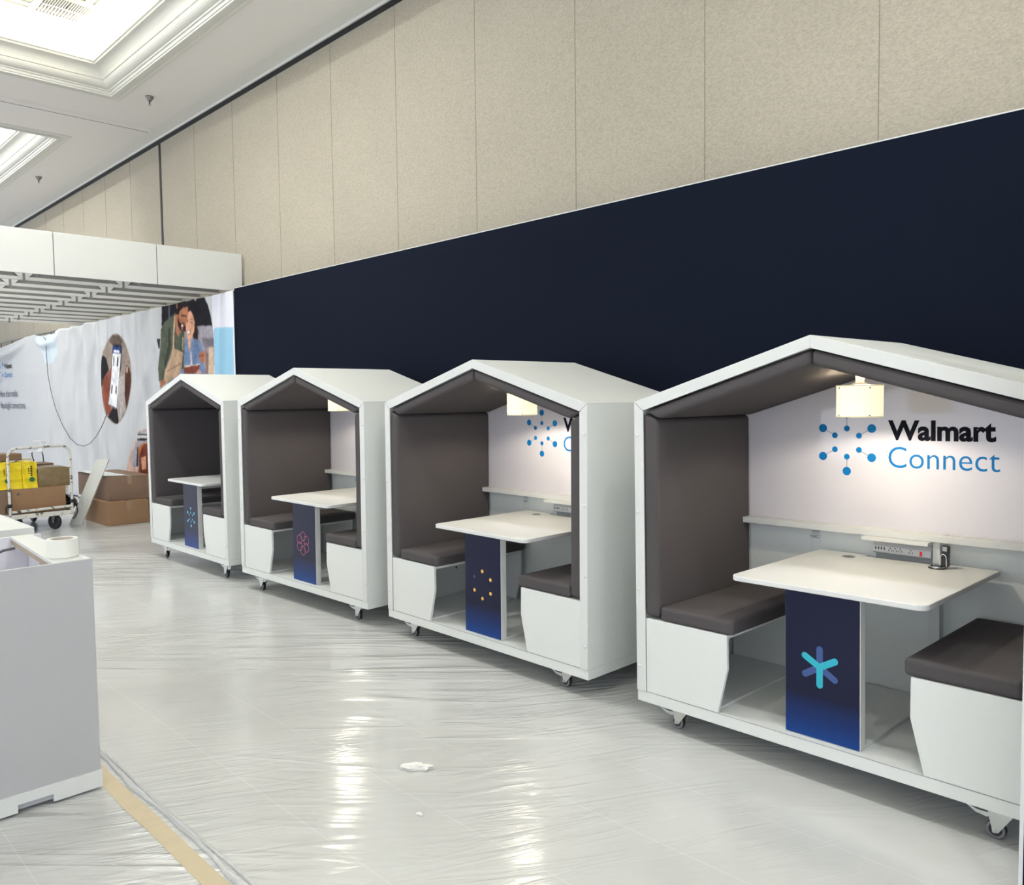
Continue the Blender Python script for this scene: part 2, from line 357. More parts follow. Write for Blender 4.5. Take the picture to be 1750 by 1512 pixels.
# sprinklers
def sprinkler(x, y, label):
    t = empty('ceiling_sprinkler', (x, y, ZC), label, 'sprinkler', 'fire sprinklers on the ceiling')
    mb = MB(); mb.lathe([(0, -.001), (.055, -.001), (.052, -.014), (.028, -.055), (.016, -.065), (0, -.065)]); mb.build('escutcheon', M['dull_chrome'], t)
    mb = MB(); mb.tube([(0, 0, -.06), (0, 0, -.10)], .009); mb.tube([(.012, 0, -.065), (.016, 0, -.085), (.006, 0, -.105)], .0035, 6); mb.tube([(-.012, 0, -.065), (-.016, 0, -.085), (-.006, 0, -.105)], .0035, 6)
    mb.build('sprinkler_body', M['dark_steel'], t)
    mb = MB(); mb.cyl((0, 0, 0), .024, -.112, -.106); mb.build('deflector', M['steel'], t)
sprinkler(-11.36, 4.37, 'chrome fire sprinkler on the ceiling beside the corner of the large bright coffer')
sprinkler(-16.68, 4.39, 'chrome fire sprinkler on the ceiling farther left, above the white canopy fascia')
# recessed downlights over the aisle (mostly out of view), and added ones by the banner
for i, (x, y) in enumerate(KEYS):
    far = 1.0 if x > -4 else (1.35 if x > -9 else 1.6)
    t = empty('recessed_downlight', (x, y, ZC+.60), 'unseen round recessed downlight in the coffered ceiling', 'ceiling light', 'downlights in the coffers')
    mb = MB(); mb.lathe([(.13, .03), (.13, -.02), (.17, -.02), (.17, .03)]); mb.build('ring', M['pvc'], t)
    mb = MB(); mb.cyl((0, 0, 0), .128, -.005, .02); mb.build('lens', mat('downlight_lens', (.9, .9, .88), .4, emit=(1, .96, .88), es=6), t)
    l = bpy.data.lights.new('downlight', 'AREA'); l.shape = 'DISK'; l.size = .25; l.energy = KEYP*far; l.color = (.98, .99, 1.0)
    o = bpy.data.objects.new('downlight', l); COL.objects.link(o); o.location = (x, y, ZC+.57)

# ------------------------------------------------------------------ navy panel
mb = MB(); mb.box(-10.05, 1.6, YN, YN+.03, 0, 3.235, 0); mb.box(-10.055, 1.605, YN+.002, YN+.05, 3.235, 3.243, 1)
tag(mb.build('navy_panel', [M['navy'], M['pvc']]), 'long dark navy backdrop panel behind the row of booths', 'panel')
mb = MB(); mb.box(-.742, .5, 3.20, 3.22, 0, 3.24, 0); mb.box(-.755, -.742, 3.197, 3.223, 0, 3.24, 1)
tag(mb.build('navy_partition', [M['navy'], M['pvc']]), 'navy partition with a white edge strip at the right border, in front of the nearest booth', 'panel')

# ------------------------------------------------------------------ booths
YB = .93
def make_pod():
    root = empty('seating_booth', (0, 0, 0), 'x', 'booth', 'house-shaped seating booths in a row')
    mb = MB(); mb.box(0, 2, 0, 1.017, 0, .06); mb.build('base', M['white'], root, bevel=.002)
    mb = MB(); mb.box(0, 2.0, -.001, .001, .0585, .0605); mb.box(0, .06, -.0012, .001, .0585, .0605); mb.build('base_seam', mat('seam_grey', (.32, .33, .32), .6), root)
    for x0, x1 in ((0, .045), (1.955, 2)):
        zi = 1.589 if x0 == 0 else 1.589
        pts = [(x0, .06), (x1, .06), (x1, 1.634+.288*min(x1, 2-x1) if 0 else (1.60 if x0 == 0 else 1.634)), (x0, 1.634 if x0 == 0 else 1.60)]
        pts = [(x0, .0605), (x1, .0605), (x1, 1.592 if x0 == 0 else 1.632), (x0, 1.632 if x0 == 0 else 1.592)]
        mb = MB(); mb.prism(pts, .0, 1.017); mb.build('side_panel', M['white'], root, bevel=.0015)
    for s_ in (0, 1):
        f = lambda x: 2-x if s_ else x
        mb = MB(); mb.prism([(f(0), .0605), (f(.06), .0605), (f(.06), 1.583), (f(0), 1.632)], -.006, .0); mb.build('frame_strip', M['white2'], root, bevel=.0015)
        mb = MB(); mb.prism([(f(0), 1.634), (f(1), 1.922), (f(1), 1.864), (f(.06), 1.588)], -.006, 0); mb.build('frame_strip', M['white2'], root, bevel=.0015)
        mb = MB(); mb.prism([(f(0), 1.634), (f(1), 1.922), (f(1), 1.864), (f(.045), 1.594)], 0, 1.017); mb.build('roof_panel', M['white'], root, bevel=.0015)
        # upholstery
        mb = MB(); mb.prism([(f(.052), .478), (f(.145), .478), (f(.145), 1.535), (f(.052), 1.575)], .002, YB-.002); mb.build('wall_pad', M['grey_fabric'], root, bevel=.022, seg=4)
        mb = MB(); mb.prism([(f(.062), 1.582), (f(.15), 1.542), (f(.998), 1.788), (f(.998), 1.857)], .002, YB-.002); mb.build('roof_pad', M['grey_fabric'], root, bevel=.022, seg=4)
        for z in (.20, .62, 1.04, 1.455):
            mb = MB(); mb.lathe([(0, -.0125), (.005, -.012), (.0085, -.009), (.009, -.006)], (f(.021), 0, z), 'y', 14); mb.build('bolt_cap', M['pvc'], root)
        # bench
        o = .0
        mb = MB()
        P_ = [(f(.062), .0612), (f(.506), .0612), (f(.562), .292), (f(.560), .464), (f(.062), .464)]
        mb.prism(P_, .0, .018); mb.prism(P_, .865, .883)
        mb.box(min(f(.062), f(.56)), max(f(.062), f(.56)), .018, .865, .446, .4635)
        mb.box(min(f(.062), f(.49)), max(f(.062), f(.49)), .018, .865, .0612, .074)
        for hx, hz in ((.3, .36), (.3, .30)):
            pass
        for hy, hz in ((.70, .335), (.64, .285)): mb.disc((f(.0465), hy, hz), .009, 'x', 12, 1)
        mb.build('bench', [M['white'], M['black']], root, bevel=.0012)
        mb = MB(); xa, xb = sorted((f(.15), f(.592))); mb.box(xa, xb, .004, .90, .4655, .540)
        mb.build('seat_cushion', M['grey_fabric'], root, bevel=.020, seg=4)
    # back
    mb = MB(); mb.prism([(.045, .0605), (1.955, .0605), (1.955, 1.59), (1, 1.862), (.045, 1.59)], YB+.012, YB+.04); mb.build('back_panel', M['plain_board'], root)
    sg = MB(); sg.prism([(.047, .93), (1.953, .93), (1.953, 1.585), (1, 1.858), (.047, 1.585)], YB, YB+.0115); sg = sg.build('sign_board', M['board'], root)
    mb = MB(); cx, cz = .742, 1.388
    for k in range(6):
        a = PI/2+k*PI/3; c, s_ = math.cos(a), math.sin(a)
        mb.disc((cx+c*.158, YB-.0012, cz+s_*.158), .0235, 'y', 28); mb.disc((cx+c*.078, YB-.0012, cz+s_*.078), .0162, 'y', 24)
        n = Vector((-s_, 0, c))*.0012; p, q = Vector((cx+c*.09, YB-.0008, cz+s_*.09)), Vector((cx+c*.14, YB-.0008, cz+s_*.14))
        mb.add([p-n, p+n, q+n, q-n], [(0, 1, 2, 3)], 1)
    mb.build('burst_logo', [M['blue'], M['line']], sg)
    mb = MB(); text_mesh(mb, 'Walmart', .965, 1.405, 1.482, 1.512, YB-.0012, .036); mb.build('bold_lettering', M['ink'], sg)
    mb = MB(); text_mesh(mb, 'Connect', .968, 1.260, 1.500, 1.372, YB-.0012, -.006); mb.build('thin_lettering', M['blue'], sg)
    mb = MB(); mb.box(.10, 1.90, .845, YB+.005, .898, .931); mb.build('shelf', M['white2'], root, bevel=.002)
    mb = MB(); mb.box(.880, 1.216, .80, .868, .880, .8975); mb.box(1.216, 1.250, .868, YB+.01, .78, .8975); mb.build('shelf_tray', M['white2'], root, bevel=.001)
    mb = MB(); mb.lathe([(.034, .0), (.034, .002), (.030, .0025), (.030, 0)], (1.29, .893, .931), 'z', 24); mb.disc((1.29, .893, .932), .030, 'z', 24, 0); mb.box(1.272, 1.284, .896, .902, .932, .934, 1)
    mb.build('shelf_grommet', [M['white2'], M['pvc_grey']], root)
    # table
    def rbox(x0, x1, y0, y1, r, n=6):
        pts = []
        for cx_, cy_, a0 in ((x0+r, y0+r, PI), (x1-r, y0+r, 1.5*PI)):
            for k in range(n+1): a = a0+k/n*PI/2; pts.append((cx_+r*math.cos(a), cy_+r*math.sin(a)))
        return pts+[(x1, y1), (1.235, y1), (1.23, y1-.035), (1.215, y1-.045), (.90, y1-.045), (.885, y1-.035), (.88, y1), (x0, y1)]
    tt = MB(); tt.prism(rbox(.60, 1.512, -.035, .905, .045), .757, .782, 'z'); tt = tt.build('tabletop', M['tabletop'], root, bevel=.004, seg=3)
    mb = MB(); mb.cyl((.818, .785, 0), .034, .7825, .7840); mb.cyl((.818, .785, 0), .029, .7841, .7845, mi=1); mb.build('cable_grommet', [M['pvc_grey'], mat('grommet_grey', (.16, .155, .145), .4)], tt)
    pd = MB(); pd.box(.852, 1.21, .044, .092, .0612, .757); pd = pd.build('table_pedestal', M['white2'], root, bevel=.001)
    mb = MB(); mb.box(.8545, 1.2065, .0405, .0438, .064, .757); mb.build('graphic_print', M['print'], pd)
    mb = MB(); mb.box(.852, 1.21, .0925, .90, .0612, .074); mb.build('table_foot_board', M['white'], root, bevel=.001); mb = MB(); mb.box(.95, 1.10, .0925, .9, .69, .757); mb.build('table_rail', M['white'], root, bevel=.001)
    mb = MB(); mb.box(1.190, 1.243, .885, YB+.01, .075, .756); mb.build('table_post', M['white'], root, bevel=.001)
    mb = MB(); mb.box(.53, .57, .90, .925, .0606, .085); mb.box(.535, .56, .895, .91, .085, .10); mb.build('floor_clip', M['black_plastic'], root)
    # sticker low on the back wall
    mb = MB(); mb.box(.520, .588, YB+.0105, YB+.0118, .745, .888, 0); text_mesh(mb, 'ROCK', .536, .868, .580, .880, YB+.0102, .01, 1)
    for z, a_, b_ in ((.858, .54, .57), (.848, .525, .58), (.842, .525, .565), (.836, .53, .58)): mb.box(a_, b_, YB+.0100, YB+.0106, z, z+.0022, 1)
    mb.build('info_sticker', [M['sticker'], M['sticker_ink']], root)
    return root, pd
def make_caster(parent, x, y, dz, flip=False):
    zf = dz                                  # local z of the floor below this corner
    c = MB(); c.box(x-.045, x+.055, y-.04, y+.04, -.004, .001)
    z0 = zf+.038
    wx = x-.018
    for s_ in (-1, 1):
        yy = y+s_*.021
        c.prism([(wx-.030, -.012), (wx+.088, -.004), (wx+.066, -.034), (wx+.013, z0-.008), (wx-.009, z0-.009), (wx-.012, z0+.012), (wx-.020, z0+.044)], yy-.0015, yy+.0015)
    c.box(x-.03, x+.05, y-.022, y+.022, -.022, -.004)
    c.tube([(wx, y-.03, z0), (wx, y+.03, z0)], .007, 10)
    br = c.build('caster', M['steel'], parent, bevel=.001)
    t = MB(); t.prism([(wx-.010, -.046), (wx-.028, -.064), (wx-.070, -.058), (wx-.104, -.038), (wx-.100, -.032), (wx-.066, -.046), (wx-.03, -.044)], y-.020, y+.020); t.build('brake_pedal', M['steel'], br)
    wm = MB(); wm.lathe([(.024, -.0135), (.033, -.0135), (.038, -.009), (.038, .009), (.033, .0135), (.024, .0135)], (wx, y, z0), 'y', 32, 0)
    wm.lathe([(.025, -.0138), (.032, -.0155), (.036, -.0125)], (wx, y, z0), 'y', 32, 2); wm.lathe([(.025, .0138), (.032, .0155), (.036, .0125)], (wx, y, z0), 'y', 32, 2)
    wm.lathe([(.0, -.008), (.022, -.008), (.024, -.013), (.024, .013), (.022, .008), (0, .008)], (wx, y, z0), 'y', 28, 1)
    wm.build('wheel', [M['tyre'], M['hub'], M['rubber']], br)
pod, pedestal = make_pod()
# x, y, yaw, tilt, dz of each booth, nearest first
PODS = [(-2.67513, 3.55547, -.02112, .00964, -.01125), (-5.07772, 3.6159, -.00329, -.00636, -.02224), (-7.33314, 3.5336, .03243, -.00918, -.00045), (-9.67414, 3.55966, -.00015, -.00149, .0128)]
LBL = ['nearest white house-shaped booth, grey upholstery, turquoise asterisk on its table leg',
       'second booth from the right, ring of small gold dots on its navy table leg',
       'third booth from the right, pink interlocking circles on its navy table leg',
       'farthest booth, leftmost of the row, pale blue dotted burst on its table leg']
def emb_star(mb):
    cx, cz = 1.023, .402; Y = .0398
    for k, (a, mi) in enumerate(((90, 1), (-32, 1), (212-0, 1), (150, 0), (270, 0), (30, 0))):
        a = math.radians(a); d = Vector((math.cos(a), 0, math.sin(a))); n = Vector((-d.z, 0, d.x)); r = .0155; L_ = .083
        c0 = Vector((cx, Y-.0002*k, cz)); c1 = c0+d*L_; pts = []
        for i in range(9): t = -PI/2+i/8*PI; pts.append(c1+n*(math.sin(t)*r)+d*(math.cos(t)*r))
        pts += [c0+n*r, c0-n*r]
        mb.add(pts, [tuple(range(len(pts)))], mi)
    return [M['teal'], M['fade']]
def emb_dots(mb):
    for k in range(6):
        a = PI/2+k*PI/3; mb.disc((1.03+math.cos(a)*.093, .0396, .405+math.sin(a)*.093), .0125, 'y', 20, 1 if k == 1 else 0)
    return [M['gold'], M['faint']]
def emb_rings(mb):
    for k in range(6):
        a = PI/2+k*PI/3; c = Vector((1.017+math.cos(a)*.062, .0394-.0001*k, .398+math.sin(a)*.062)); n = 36; vs = []
        for i in range(n):
            t = 2*PI*i/n
            for r in (.0375, .0405): vs.append(c+Vector((math.cos(t)*r, 0, math.sin(t)*r)))
        mb.add(vs, [(2*i, 2*i+1, (2*i+3) % (2*n), (2*i+2) % (2*n)) for i in range(n)])
    return [M['pink']]
def emb_burst(mb):
    for k in range(6):
        a = PI/2+k*PI/3; c, s_ = math.cos(a), math.sin(a)
        mb.disc((1.04+c*.095, .0396, .39+s_*.095), .0145, 'y', 16); mb.disc((1.04+c*.047, .0396, .39+s_*.047), .010, 'y', 16)
        n = Vector((-s_, 0, c))*.0012; p, q = Vector((1.04+c*.047, .0398, .39+s_*.047)), Vector((1.04+c*.095, .0398, .39+s_*.095)); mb.add([p-n, p+n, q+n, q-n], [(0, 1, 2, 3)])
    return [M['lightblue']]
def ped_of(root): return [c for c in root.children if c.name.startswith('table_pedestal')][0]
pods = [pod]+[copy_tree(pod) for _ in range(3)]
for i, (p, (x, y, a, t, g)) in enumerate(zip(pods, PODS)):
    zb = CH-1.64841+g - t*1.0
    p.location = (x, y, zb); p.rotation_euler = (0, -math.atan(t), a); p['label'] = LBL[i]
    mb = MB(); mm = (emb_star, emb_dots, emb_rings, emb_burst)[i](mb); mb.build('emblem', mm, ped_of(p))
    for cx in (.215, 1.755):
        for cy in (.13, .90): make_caster(p, cx, cy if cy > .5 else .10, -(zb + t*cx)-.0005)
bpy.context.view_layer.update()
def podpt(i, l):
    x, y, a, t, g = PODS[i]; c, s_ = math.cos(a), math.sin(a)
    return Vector((x+c*l[0]-s_*l[1], y+s_*l[0]+c*l[1], CH-1.64841+g+l[2]+t*(l[0]-1)))

# pendant lamps
LL = ['cream drum lamp hanging lit in the nearest booth', 'cream lit drum lamp in the second booth from the right, cut by its roof pad', 'cream lit drum lamp in the third booth from the right, only a corner showing']
def make_lamp(i, label):
    o = podpt(i, (1.0, .47, 1.787))
    t = empty('pendant_lamp', o, label, 'lamp', 'drum pendant lamps in the booths')
    mb = MB(); mb.lathe([(0, 0), (.04, 0), (.04, -.012), (.022, -.02), (.020, -.075), (.034, -.082), (.045, -.088)]); mb.build('socket', M['pvc'], t)
    mb = MB(); R = .107; mb.lathe([(R, -.090), (R, -.246)], n=48); mb.lathe([(R-.003, -.246), (R-.003, -.090)], n=48)
    sh = mb.build('lamp_shade', M['shade'], t, smooth_all=True)
    for z in (-.093, -.243):
        mb = MB(); mb.lathe([(R+.002, z-.003), (R+.002, z+.003), (R-.004, z+.003), (R-.004, z-.003), (R+.002, z-.003)], n=48); mb.build('shade_ring', M['shade_trim'], sh)
    mb = MB()
    for k in range(3): a = k*2*PI/3+.4; mb.tube([(0, 0, -.086), (R*math.cos(a), R*math.sin(a), -.092)], .002, 6)
    mb.build('shade_spider', M['steel'], sh)
    mb = MB()
    for z in (-.104, -.236):
        for a in (-2.2, -.75): mb.cyl(((R+.001)*math.cos(a), (R+.001)*math.sin(a), z), .0035, -.003, .003, 'z', 8)
    mb.build('clip', M['dark_steel'], sh)
    mb = MB(); mb.lathe([(.013, -.09), (.016, -.11), (.030, -.145), (.032, -.165), (.022, -.19), (0, -.198)], n=20); mb.build('bulb', mat('bulb_glass', (.9, .9, .85), .3, emit=(1, .85, .6), es=12), t)
    l = bpy.data.lights.new('lamp_light', 'POINT'); l.energy = 9; l.shadow_soft_size = .012; l.color = (1, .92, .77)
    lo = bpy.data.objects.new('lamp_light', l); COL.objects.link(lo); lo.location = o+Vector((0, 0, -.212))
    l = bpy.data.lights.new('lamp_uplight', 'POINT'); l.energy = 2.2; l.shadow_soft_size = .03; l.color = (1, .86, .64)
    lo = bpy.data.objects.new('lamp_uplight', l); COL.objects.link(lo); lo.location = o+Vector((.045, -.03, -.125))
for i, t in enumerate(LL): make_lamp(i, t)

# power strips
def make_strip(i, label):
    x, y, a, tt_, g = PODS[i]
    t = empty('power_strip', podpt(i, (.89, .94, .80)), label, 'power strip', 'white power strips below the booth shelves', (0, 0, a))
    mb = MB(); mb.prism([(0, 0), (0, .066), (-.022, .066), (-.045, .040), (-.045, .008), (-.035, 0)], 0, .30, 'x'); mb.build('housing', M['pvc'], t, bevel=.004, seg=3)
    mb = MB(); mb.box(.004, .29, -.004, .0, -.045, 0); mb.build('recess_shade', M['pvc_grey'], t)  # grey strip puts the shade of the recess below the housing into colour
    n = Vector((0, -.026, -.023)); A = Vector((0, -.022, .066)); Bv = Vector((0, -.045, .040))
    def face(mb, x0, x1, u0, u1, mi, off=.0012):        # a mark on the sloping face, u from top (0) to bottom (1)
        nn = Vector((0, -.75, .66))*off; p = A.lerp(Bv, u0)+nn; q = A.lerp(Bv, u1)+nn
        mb.add([(x0, p.y, p.z), (x1, p.y, p.z), (x1, q.y, q.z), (x0, q.y, q.z)], [(0, 1, 2, 3)], mi)
    def ff(mb, x0, x1, z0, z1, mi): mb.box(x0, x1, -.0462, -.0445, z0, z1, mi)
    mb = MB()
    for k in range(4): ff(mb, .016+k*.015, .022+k*.015, .022, .036, 0)
    mb.build('usb_port', M['black_plastic'], t)
    mb = MB()
    for x_ in (.095, .120, .147, .200):
        ff(mb, x_-.003, x_+.003, .032, .037, 0); ff(mb, x_-.009, x_-.006, .018, .027, 0); ff(mb, x_+.006, x_+.009, .018, .027, 0)
    mb.build('outlet', M['black_plastic'], t)
    mb = MB(); ff(mb, .244, .257, .012, .036, 0); mb.build('switch', M['red'], t)
    mb = MB(); mb.tube([(.30, -.02, .03), (.325, -.022, .031), (.343, -.024, .02), (.348, -.024, .0), (.335, -.022, -.015), (.31, -.015, -.035)], .0045, 8); mb.build('cable', M['cable_white'], t)
make_strip(0, 'white power strip with red switch behind the table of the nearest booth')
make_strip(1, 'white power strip in the second booth from the right, half hidden by the wall pad')
# pop-up socket on the near table
o = podpt(0, (1.262, .78, .7825))
t = empty('popup_socket', o, 'black and chrome pop-up socket standing open on the nearest table', 'socket', None, (0, 0, PODS[0][2]))
mb = MB(); mb.lathe([(0, 0), (.042, 0), (.042, .003), (.034, .004), (.034, .011), (.030, .013), (0, .013)], n=32); mb.build('base', M['black_plastic'], t)
mb = MB(); mb.lathe([(.0345, .0035), (.0355, .006), (.0345, .011)], n=32); mb.build('rim', M['chrome'], t)
mb = MB()
pr = [(.024, .0)]; pts = [(-.015, .008), (.015, .008), (.017, .09)]+[(.017*math.cos(a), .103+.017*math.sin(a)) for a in [k*PI/10 for k in range(11)]]+[(-.017, .09)]
mb.prism([(p_+.032, q_) for p_, q_ in pts], .0, .032); mb.build('tower', M['black_plastic'], t, bevel=.004)
mb = MB(); mb.tube([(.014, -.004, .012), (.014, -.006, .05)]+[(.028-.014*math.cos(k*PI/8), -.006, .055+.018*math.sin(k*PI/8)) for k in range(9)]+[(.042, -.004, .012)], .003, 8)
mb.build('chrome_arch', M['chrome'], t)
mb = MB(); mb.box(.021, .043, -.003, .0, .088, .110); mb.build('outlet', M['pvc_grey'], t, bevel=.002)

# ------------------------------------------------------------------ fabric banner with printed pictures
def fold(x, z):
    k = min(1, max(0, (-x-10.4)/1.0))
    flat = max(math.exp(-((x+14.45)/.85)**4), math.exp(-((x+11.6)/1.35)**6), math.exp(-((x+20.9)/1.4)**4))      # the printed areas hang nearly flat
    k *= 1-.88*flat
    y = .036*math.sin(x*7.3+.25*z+1.2*math.sin(x*.8))*k + .018*math.sin(x*17+.8*z)*k*(.4+.6*math.sin(x*1.3)**2)
    y = y*(1 if x > -18.4 else .35)-.025
    if x < -16.9:          # slack swags at the far end
        t = ztop(x)-z; d = max(0, 3.215-ztop(x)); f_ = max(0, 1-t/.6)
        y -= f_*f_*d*.5 + .13*min(1, d*8)*math.exp(-((t-.10-d*.9)/.06)**2)
    return y+.012
def ztop(x):
    if x > -17.3: return 3.215-.012*abs(math.sin(x*2.2))
    if x > -19.2: t_ = (x+19.2)/1.9; return 3.22-.085*math.sin(PI*t_)
    if x > -19.9: return 3.21
    t_ = min(1, (-19.9-x)/2.1); return 3.20-.13*math.sin(PI/2*t_) if x > -22 else 3.07+.13*(1-math.cos(min(1, (-22-x)/2)*PI/2))
def poly(pix): return [at(px, py, YN) for px, py in pix]
c240 = lambda l: [(x/8.4+240, y/8.4+500) for x, y in l]; c160 = lambda l: [(x/7.2+160, y/7.2+550) for x, y in l]; c660 = lambda l: [(x/5.4, y/5.4+660) for x, y in l]
skin1, skin2 = srgb(170, 112, 84), srgb(214, 160, 132)
